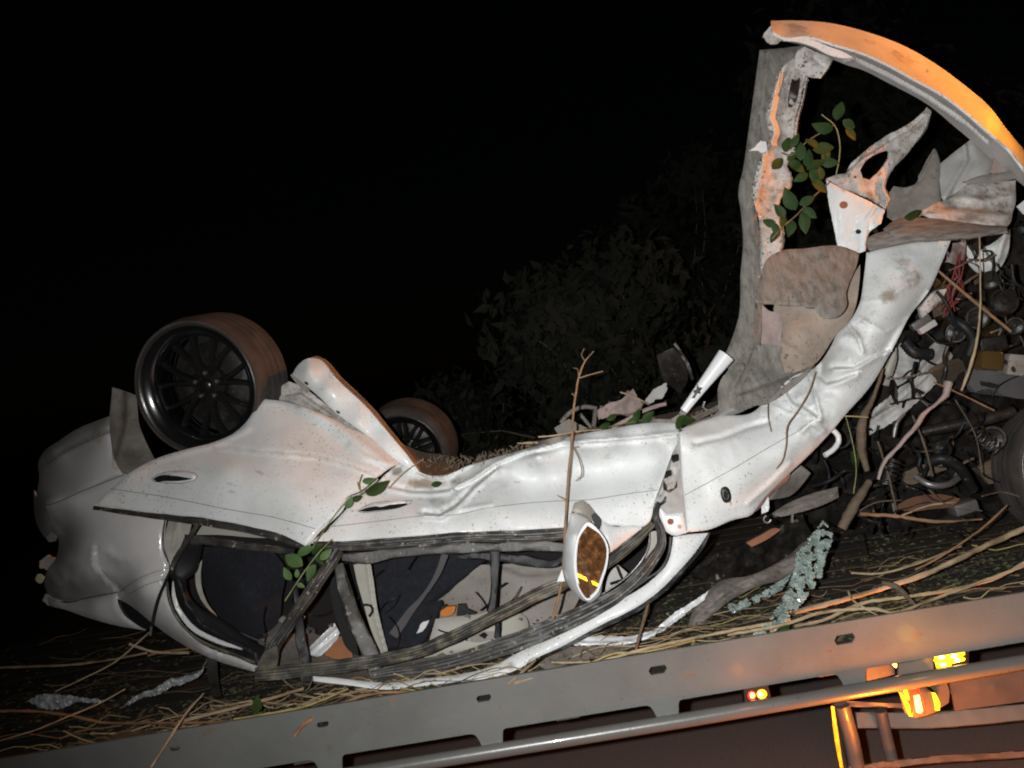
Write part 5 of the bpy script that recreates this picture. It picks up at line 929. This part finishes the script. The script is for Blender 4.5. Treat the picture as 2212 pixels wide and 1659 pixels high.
sprig('leaf_cluster', 'round green leaves resting on the sill beside the white pillar stub', P(*Q('R5', '1150,600')[0], 3.3),
    [(Q('R5', '800,690,3.35 1000,650,3.34 1200,610,3.33'), 1, STEMG), (Q('R5', '1370,750,3.2 1400,680,3.22 1440,620,3.24'), 1, STEMG)],
    [(x, y, L * 1.1, a, Y) for x, y, L, a, Y in lz('R5', '885,608,100,20 835,672,100,10 1065,600,110,80 1150,605,120,60 1040,640,90,30', 3.33) + lz('R5', '1440,625,150,25 1400,640,120,70 1365,715,80,30', 3.2)], LEAFL if False else LEAF, 'leaves')
link('fallen_leaf', *leafmesh(P(*Q('R3', '190,770')[0], 3.6), Vector((-1, 0, -.1)), Vector((0, -1, .1)), .05, .02), LEAFY, label='round pale yellow leaf stuck beside the broken tail lamp', cat='leaf')
for (rg, x, y, L, a, Y, lb_) in (('Z4', 440, 605, 100, 10, 2.85, 'small green leaf lying over the truck rail edge near the glass'), ('Z3', 960, 790, 170, -60, 3.3, 'dark green leaf hanging below the torn wing edge'), ('Z6', 1440, 885, 110, 80, 2.95, 'green leaf among straw at the rail below the roof corner'), ('Z2', 1390, 130, 150, 15, 3.25, 'green leaf pressed under the mud caked wing fold'), ('R2', 1345, 1108, 90, 5, 3.3, 'dark green leaf in the muddy dent of the front door')):
    ox, oy, k = REG[rg]; o = leafat(ox + x * k, oy + y * k, L * k, a, Y, LEAF, None, label=lb_, cat='leaf')

def stick(name, label, cat, mat, paths, seg=7, loc=None, rough=.25):
    r = root(name, label, cat, loc or P(*paths[0][0][0])) if len(paths) > 1 else None
    for i, (pth, rad) in enumerate(paths):
        if r: tube('stem' if i == 0 else 'side_twig', mat, pth, rad, r, seg, step=6, rough=rough)
        else: tube(name, mat, pth, rad, None, seg, step=6, rough=rough, label=label, cat=cat)
stick('standing_twig', 'thin bare brown twig standing upright in front of the front door', 'twig', STEM, [
    (Q('R6', '440,1080,3.0 490,890,3.02') + Q('R5', '536,1390,3.04 545,1240,3.06 560,1000,3.07 580,830,3.08 590,620,3.09 612,430,3.1 640,290,3.1 682,190,3.1 745,115,3.1'), [3.2, 3.2, 3.0, 2.9, 2.8, 2.7, 2.5, 2.3, 2.1, 1.8, 1]),
    (Q('R5', '682,190,3.1 655,140,3.1 675,95,3.1'), 1), (Q('R5', '640,315,3.1 720,290,3.09 815,265,3.08'), [1.6, 1.3, 1.4]), (Q('R5', '600,840,3.08 640,930,3.07 650,1050,3.06 608,1085,3.06'), [1.6, 1.3, 1.3, .8]),
    (Q('R5', '542,1228,3.06 470,1190,3.05'), [1.5, .6]), (Q('R5', '610,455,3.1 582,430,3.1'), 1.2), (Q('R5', '586,835,3.08 632,828,3.07'), 1), (Q('R5', '632,300,3.1 622,245,3.1 592,240,3.1'), .8)])
stick('hanging_twig', 'long thin brown twig hanging down over the white front wing', 'twig', STEM, [(Q('Z3', '655,120,3.12 620,240,3.1 520,420,3.08 450,520,3.06 435,680,3.05 400,800,3.04 362,845,3.04'), [1.2, 1.4, 1.5, 1.6, 1.4, 1.2, .8])])
stick('short_twig', 'short thin dark twig on the crumpled top of the white wing', 'twig', STEM, [(Q('Z3', '298,355,3.15 303,470,3.13 325,570,3.12'), 1)])
stick('leaning_stick', 'dark thin stick leaning on the deck below the roof rail', 'stick', BARKM, [(Q('R6', '1152,970,3.03 1110,1120,3.0 1050,1350,2.95'), [3.5, 3.3, 3])])
stick('broken_lath', 'straight brown lath slanting across the engine debris', 'stick', STEM, [(Q('Z2', '1570,545,3.3 1750,700,3.3 2115,1000,3.3'), [2.6, 3.4, 3.6])])
stick('bent_reed', 'long bent tan reed hanging in front of the engine', 'reed', STRAW, [(Q('Z2', '1880,290,3.22 1886,600,3.22 1885,850,3.22 1855,1100,3.2 1800,1300,3.2 1745,1442,3.2'), [1.3, 1.6, 2.2, 3, 3.3, 2.4])])
stick('brown_branch', 'stout dark brown branch wedged upright below the torn wing', 'branch', BARKM, [(Q('Z3', '1160,100,3.35 1080,330,3.33 1010,480,3.3 1000,700,3.3 1040,860,3.3'), [3, 5, 9, 10, 6]), (Q('Z3', '1060,940,3.25 980,1060,3.22 900,1200,3.2 850,1290,3.2'), [6, 10, 11, 9])])
stick('green_stalk', 'thin yellow green grass stalk hanging under the wing edge', 'grass stalk', STEMG, [(Q('Z3', '880,450,3.22 930,640,3.2 960,850,3.2 940,1030,3.2'), 1)])
stick('yellow_stalk', 'short yellow straw pointing out from the wing lower edge', 'straw', STRAWY, [(Q('Z3', '875,452,3.22 960,455,3.2 1050,462,3.2'), 1.4)])
stick('sill_reed', 'tan reed lying across the top of the front door sill', 'reed', STRAW, [(Q('R5', '330,755,3.25 450,745,3.25 620,715,3.27 800,700,3.3'), [2, 1.8, 1.6, 1.4])])
stick('wood_sliver', 'flat pale wood sliver on the sill left of the upright twig', 'wood', STRAW, [(Q('R5', '175,803,3.4 270,800,3.4 380,795,3.4'), [1, 3, 2])])
stick('scrap_reed', 'short tan stalk poking out of the pink scrap', 'reed', STRAW, [(Q('R5', '945,420,3.8 1060,460,3.78 1160,515,3.75'), 1.6)])
stick('door_straw', 'fine straw lying across the muddy dent of the doors', 'straw', STRAW, [(Q('R2', '980,1140,3.2 1100,1020,3.25 1245,920,3.3'), .9)])
# log and bark on the deck
plate('weathered_log', LOGM, Q('R6', '1450,1130,3.25 1490,1010,3.28 1610,860,3.32 1690,800,3.34 1900,760,3.36 2212,600,3.45 2330,500,3.5 2420,480,3.5 2400,620,3.45 2212,760,3.38 1950,850,3.34 1760,950,3.3 1600,1080,3.26 1500,1150,3.22'), parent=None, ctrl=Q('R6', '1700,880,3.27 2000,760,3.3 2250,640,3.38'), res=5, th=.03, roll=.02, rollw=5, namp=.012, nscale=14, folds=[(Q('R6', '1520,1080 1750,880 2300,600'), 3, -.012, 's')], label='grey weathered split log lying on the deck under the right side', cat='log')
plate('bark_strip', BARKM, Q('Z6', '590,1085,3.05 650,1045,3.08 900,1030,3.1 1200,1000,3.1 1300,990,3.1 1290,1015,3.05 1000,1060,3.0 760,1090,3.0'), res=5, th=.012, roll=.012, namp=.01, label='flat brown bark strip on the deck edge at lower left', cat='bark')
plate('bark_strip', LOGM, Q('Z3', '330,1180,3.3 420,1120,3.33 600,1040,3.36 820,980,3.4 830,1060,3.38 700,1120,3.34 500,1180,3.3 380,1200,3.28'), res=5, th=.02, roll=.015, namp=.01, folds=[(Q('Z3', '400,1160 780,1030'), 3, .01, 's')], label='grey brown split wood just below the white wing corner', cat='wood')
plate('bark_strip', RUST, Q('Z3', '140,1400 250,1340 370,1290 400,1300 300,1370 180,1430'), 3.3, res=5, th=.012, label='reddish brown wood piece below the wing corner', cat='wood')
plate('black_mat', DARKM, Q('Z6', '1155,620,3.4 1215,640,3.4 1225,760,3.35 1240,840,3.3 1190,850,3.3 1165,740,3.35'), res=5, th=.01, label='dark upright strap under the rear roof corner', cat='strap')
def foil(name, label, reg, s, Y):
    plate(name, FILM, Q(reg, s), Y, res=3, th=.0015, namp=.03, nscale=60, jag=2, label=label, cat='foil')
foil('foil_scrap', 'crumpled silvery foil sheet on the deck under the rear roof', 'Z6', '670,910 760,840 880,790 940,750 1030,730 1130,690 1150,640 1140,700 1060,760 960,790 900,830 800,850 740,880', 3.35)
foil('foil_scrap', 'crumpled grey foil strip at the far left of the deck', 'Z6', '150,865 220,835 400,840 560,860 640,860 560,875 420,880 340,910 270,920 200,890', 3.4)
# crumbled safety glass: thousands of granules, one object
def granules():
    V = []; F = []; rng = random.Random(3)
    regs = [(Q('Z3', '710,1240 775,1300 780,1380 730,1500 700,1658 500,1658 505,1560 520,1480 580,1400 640,1330'), 1500, 3.20, 3.06), (Q('Z4', '520,40 660,150 650,300 520,470 440,560 380,620 150,700 130,690 300,580 390,430 450,320 500,180'), 1300, 3.06, 2.9), (Q('Z4', '0,440 200,380 380,270 480,200 400,330 200,430 30,500'), 420, 3.25, 3.2)]
    for poly, n, ya, yb in regs:
        A = np.array(poly); y0, y1 = A[:, 1].min(), A[:, 1].max()
        for _ in range(n * 2):
            x, y = rz(poly)
            if noise.noise((x * .06, y * .06, 4)) + .5 * noise.noise((x * .2, y * .2, 1)) < -.12: continue
            t = (y - y0) / (y1 - y0); Y = ya + (yb - ya) * t + rng.uniform(-.015, .015)
            c = P(x, y, Y); s = rng.uniform(.0016, .0042); R_ = Matrix.Rotation(rng.random() * 6, 3, 'X') @ Matrix.Rotation(rng.random() * 6, 3, 'Z'); k = len(V)
            for dx in (-1, 1):
                for dy in (-1, 1):
                    for dz in (-1, 1): V.append(c + R_ @ Vector((dx * s, dy * s * .8, dz * s * .6)))
            F += [[k, k + 1, k + 3, k + 2], [k + 4, k + 6, k + 7, k + 5], [k, k + 4, k + 5, k + 1], [k + 2, k + 3, k + 7, k + 6], [k, k + 2, k + 6, k + 4], [k + 1, k + 5, k + 7, k + 3]]
    link('shattered_glass', V, F, SHARD, None, False, kind='stuff', label='crumbled greenish safety glass draped over the deck edge', cat='glass')
granules()

# ---------------------------------------------------------------- reeds and straw on the deck
def reed(pth, r, mat, label, name='reed_stalk'):
    r = [q * 1.35 for q in r] if isinstance(r, list) else r * 1.35
    tube(name, mat, pth, r, None, 6, step=12, rough=.5, label=label, cat='reed')
RY = 2.84
reed(Q('Z6', '-40,925,3.1 250,930,3.1 420,955,3.08 560,985,3.06 850,992,3.0 1300,985,2.96'), 2.2, STRAWO, 'long rusty orange stalk across the lower left of the deck')
reed(Q('Z6', '-20,682,3.7 200,675,3.65 400,665,3.6 600,640,3.58 820,600,3.5'), 1.8, STRAW, 'long tan stalk under the trunk at the far left')
reed(Q('Z6', '725,550,3.5 850,590,3.48 1060,598,3.46'), 2.2, STRAW, 'split tan stalk end just below the trunk lid')
reed(Q('Z6', '830,612,3.5 930,590,3.5 1060,575,3.48'), 1.6, STRAWO, 'short brown stalk crossing the split tan one')
reed(Q('Z6', '0,1090,2.95 200,1030,2.95 380,955,3.0 560,880,3.05 700,800,3.1'), 1.3, STRAW, 'thin pale stalk rising from the lower left corner')
reed(Q('Z6', '310,815,3.4 470,740,3.4 620,665,3.45 840,480,3.5'), 1.2, STRAW, 'thin stalk leaning towards the hanging gas strut')
reed(Q('Z6', '845,1240,2.74 960,1060,2.77 1040,940,2.82 1140,825,2.9'), [2, 1.8, 1.6, 1.2], STRAW, 'brown twig slanting over the face of the rail at left')
reed(Q('Z6', '355,1035,2.9 480,1090,2.88 700,1112,2.85 950,1075,2.84 1300,1018,2.84 1800,945,2.84 2212,882,2.84'), 1.3, STRAW, 'thin stalk lying along the top of the rail at left')
reed(Q('Z6', '1000,985,2.98 1200,935,2.97 1400,885,2.95 1700,800,3.0'), 2.6, STRAW, 'thick pale stalk below the rear roof corner')
reed(Q('Z6', '1310,972,2.9 1500,940,2.9 1700,900,2.92 1950,800,2.95'), 2.2, STRAWY, 'yellow stalk below the rear door frame')
reed(Q('Z6', '1645,1065,2.76 1700,1000,2.78 1790,940,2.82 1920,880,2.85 2050,835,2.88 2212,818,2.9') + Q('R4', '1400,1500,2.88'), [2.6, 3, 3, 2.8, 2.6, 2.4, 1.6], STRAWO, 'bowed orange brown stalk with its end hanging over the rail')
reed(Q('R4', '640,1650,2.82 1000,1580,2.82 1400,1500,2.82 1900,1420,2.83 2212,1350,2.84'), 1.8, STRAW, 'straw along the rail top below the roof middle')
reed(Q('R6', '150,1560,2.8 400,1492,2.81 700,1430,2.83 1000,1340,2.86 1500,1225,2.9 2212,1085,2.95'), 2.6, STRAW, 'long pale stalk along the rail under the wing mirror')
reed(Q('R6', '100,1570,2.78 200,1490,2.82 310,1390,2.9'), [1.2, 2, 2.4], STRAW, 'short stalk slanting from the roof rail to the truck rail')
reed(Q('R6', '430,1405,2.9 560,1408,2.9 720,1402,2.9'), 1.6, STRAW, 'short straight straw below the mirror')
reed(Q('R6', '700,1420,2.92 900,1340,2.92 1100,1330,2.92 1500,1240,2.95'), 1.5, STRAWY, 'yellowish straw crossing below the dark leaning stick')
reed(Q('Z4', '0,665,2.83 400,590,2.83 700,500,2.84 900,475,2.85 1100,470,2.86 1250,500,2.86 1450,430,2.88 1650,355,2.9 1900,265,2.93 2260,130,2.96'), 2.6, STRAW, 'long wavy stalk along the rail top at right')
reed(Q('Z4', '500,495,2.95 800,420,2.96 1100,335,2.98 1300,270,3.0 1500,200,3.02 1900,10,3.08 2260,-150,3.12'), 4.2, STRAW, 'thickest tan reed running to the right edge')
reed(Q('Z4', '500,600,2.86 700,560,2.87 1000,430,2.9 1300,385,2.92 1700,320,2.95 2000,240,2.97 2260,100,3.0'), 2.8, STRAW, 'second thick reed just under the thickest one at right')
reed(Q('Z4', '920,200,3.3 1150,205,3.28 1330,160,3.28 1500,100,3.3 1740,0,3.35'), 1.8, STRAW, 'curved straw above the reeds on the dark planks')
reed(Q('Z3', '1400,1600,3.2 1560,1520,3.2 1700,1430,3.22 1900,1290,3.25 2085,1120,3.3'), 1.7, STRAWO, 'thin stick leaning towards the front wheel')
reed(Q('Z3', '985,1182,3.4 1250,1200,3.38 1550,1240,3.36 1900,1222,3.36'), [3.4, 3, 2.4, 1.4], STRAWO, 'orange brown stalk below the rusty plate')
reed(Q('Z3', '1300,1195,3.5 1500,1120,3.5 1700,1095,3.5'), 1.4, STRAW, 'straw curving over the rusty plate')
reed(Q('Z3', '1540,200,3.3 1700,270,3.3 1990,410,3.3'), 1.4, STRAWO, 'thin orange straw beside the twisted pipe')
reed(Q('Z4', '900,340,2.9 920,390,2.88 1000,450,2.86 1140,530,2.84'), 1.6, STRAW, 'short crooked twig over the right reeds')
reed(Q('Z4', '1150,275,2.95 1260,300,2.93 1340,380,2.9 1400,440,2.88'), [4, 5, 4, 2], BARKM, 'dark curved piece of bark over the right reeds')
G1 = 'dry reed stalks strewn loose on the truck deck'
occl = random.Random(11)
def loose(n, xr, yr, lr, lab, grp, mats, rr=(.0012, .003), zr=(.005, .05), spread=.18):
    for k in range(n):
        x, y = occl.uniform(*xr), occl.uniform(*yr); L = occl.uniform(*lr); a = occl.gauss(0, spread); z0 = DZ + occl.uniform(*zr); z1 = DZ + occl.uniform(*zr)
        bend = occl.uniform(-.22, .22) * L; z_w = occl.uniform(.004, .02); pts = []
        for i in range(9):
            t = i / 8 - .5; pts.append(Vector((x + math.cos(a) * L * t - math.sin(a) * bend * (t * t * 4 - 1) * .5, y + math.sin(a) * L * t + math.cos(a) * bend * (t * t * 4 - 1) * .5, z0 + (z1 - z0) * (t + .5) + z_w * math.sin(t * 9 + k) + z_w * .7 * noise.noise((t * 7, k, 0)))))
        pts = [p for p in pts if p.y > 2.91] or pts
        if len(pts) < 4: continue
        r0 = occl.uniform(*rr)
        tubew('reed_stalk', occl.choice(mats), pts, [r0 * (1.1 - .6 * i / len(pts)) for i in range(len(pts))], None, 5, .3, label=lab, cat='reed', group=grp)
loose(95, (-1.9, .6), (2.98, 3.25), (.06, .5), 'loose dry stalk on the deck front edge below the car', G1, [STRAW, STRAW, STRAWO, STRAWY, BARKM], zr=(.02, .085))
loose(38, (.4, 2.2), (2.95, 3.6), (.1, .7), 'loose dry stalk on the deck to the right of the mirror', 'dry stalks on the right part of the deck', [STRAW, STRAWO, STRAWY, BARKM, BARKM], zr=(.01, .09))
loose(45, (-2.9, -.4), (3.2, 4.9), (.1, .8), 'loose dark stalk on the deck at the rear left', 'dry stalks on the left part of the deck', [BARKM, BARKM, STRAWO, STEM], zr=(.005, .09), spread=.35)
def litter():
    V = []; F = []; rng = random.Random(5)
    for k in range(26000):
        x = rng.uniform(-3.2, 2.6); y = rng.uniform(2.94, 3.0 + rng.random() ** 1.5 * 2.0)
        if noise.noise((x * 2.2, y * 3, 0)) < -.15: continue
        z = DZ + .006 + rng.random() ** 2 * .05; s = rng.uniform(.003, .016); a = rng.random() * 6.3; el = rng.uniform(.15, .6)
        R_ = Matrix.Rotation(a, 3, 'Z') @ Matrix.Rotation(rng.uniform(-.9, .9), 3, 'X'); k = len(V); c = Vector((x, y, z))
        V += [c + R_ @ Vector(v) for v in ((-s, 0, 0), (0, -s * el, s * .2), (s, 0, 0), (0, s * el, s * .2))]; F.append([k, k + 1, k + 2, k + 3])
    link('plant_litter', V, F, MOSS, None, False, kind='stuff', label='scattered moss, leaf and twig litter over the truck deck', cat='litter')
litter()
def mudlitter():
    V = []; F = []; rng = random.Random(8)
    poly = [(870, 1000), (930, 985), (1020, 985), (1150, 955), (1300, 925), (1450, 900), (1620, 870), (1560, 905), (1400, 925), (1150, 975), (1010, 1015), (930, 1030)]
    for k in range(500):
        x, y = rz(poly); Y = 3.45 + rng.uniform(-.1, .25); c = P(x, y, Y); s = rng.uniform(.004, .02); k = len(V)
        R_ = Matrix.Rotation(rng.random() * 6.3, 3, 'Y') @ Matrix.Rotation(rng.uniform(-.8, .8), 3, 'X')
        V += [c + R_ @ Vector(v) for v in ((-s, 0, 0), (0, 0, -s * .2), (s, 0, 0), (0, 0, s * .2))]; F.append([k, k + 1, k + 2, k + 3])
    link('underbody_litter', V, F, BARKM, car, False, kind='stuff')
mudlitter()

# ---------------------------------------------------------------- night bushes and trees behind
def bush(name, label, cx, Yc, z0, rx, rz_, n, leafL, mat=LEAFD, seed=1, group=None):
    rng = random.Random(seed); r = root(name, label, 'bush' if 'bush' in name else 'tree', (cx, Yc, z0), group)
    V = []; F = []
    lobes = [(Vector((cx + rng.gauss(0, rx * .45), Yc + rng.uniform(-.6, .6), z0 + rz_ * rng.uniform(.25, 1.35))), rng.uniform(.25, .5) * min(rx, rz_)) for _ in range(16)]
    for i in range(n):
        c0, rr = rng.choice(lobes); d = Vector((rng.gauss(0, 1), rng.gauss(0, 1), rng.gauss(0, 1))).normalized(); c = c0 + d * rr * rng.uniform(.55, 1.15)
        if c.z < z0: continue
        L = leafL * rng.uniform(.6, 1.3); W = L * .22; n_ = (d + Vector((rng.gauss(0, .5), rng.gauss(0, .5) - .5, rng.gauss(0, .5)))).normalized(); t = n_.orthogonal().normalized()
        t = Matrix.Rotation(rng.random() * 6.3, 3, n_) @ t; s = t.cross(n_); k = len(V)
        V += [c, c + t * L * .4 + s * W + n_ * W * .3, c + t * L, c + t * L * .4 - s * W + n_ * W * .3]; F += [[k, k + 1, k + 2], [k, k + 2, k + 3]]
    link('foliage', V, F, mat, r, False)
    for j, (c0, rr) in enumerate(lobes[:12]):
        b = Vector((cx + rng.uniform(-.2, .2), Yc, z0)); m = (b + c0) / 2 + Vector((rng.uniform(-.2, .2), 0, .1))
        tubew('branch', BARKM, [b, (b + m) / 2, m, (m + c0) / 2 + Vector((.05, 0, .05)), c0], [.02, .015, .010, .006, .003], r, 5)
def bushpx(name, label, x, ytop, ybot, Y, wpx, n, leafL, seed, mat=LEAFD, group=None):
    b = P(x, ybot, Y); t = P(x, ytop, Y); bush(name, label, b.x, Y, b.z, wpx / 2 * Y / FPX, (t.z - b.z) / 1.7, n, leafL, mat, seed, group)
bushpx('bush', 'dim leafy bush behind the car, left of the upright torn post', 1380, 500, 1010, 7.2, 480, 5200, .13, 2)
bushpx('bush', 'low dim bush just behind the far wheel and the sill', 1050, 800, 1030, 8.6, 330, 2600, .08, 5)
bushpx('bush', 'dim bush seen between the post and the bent arch', 1760, 330, 900, 7.8, 300, 3200, .13, 8)
bushpx('tall_tree', 'barely lit tall tree in the dark behind the top of the arch', 1900, -60, 700, 10.5, 700, 5000, .17, 9)
bushpx('tall_tree', 'barely lit tree in the dark above the bush', 1500, 200, 800, 11, 420, 2600, .17, 12)
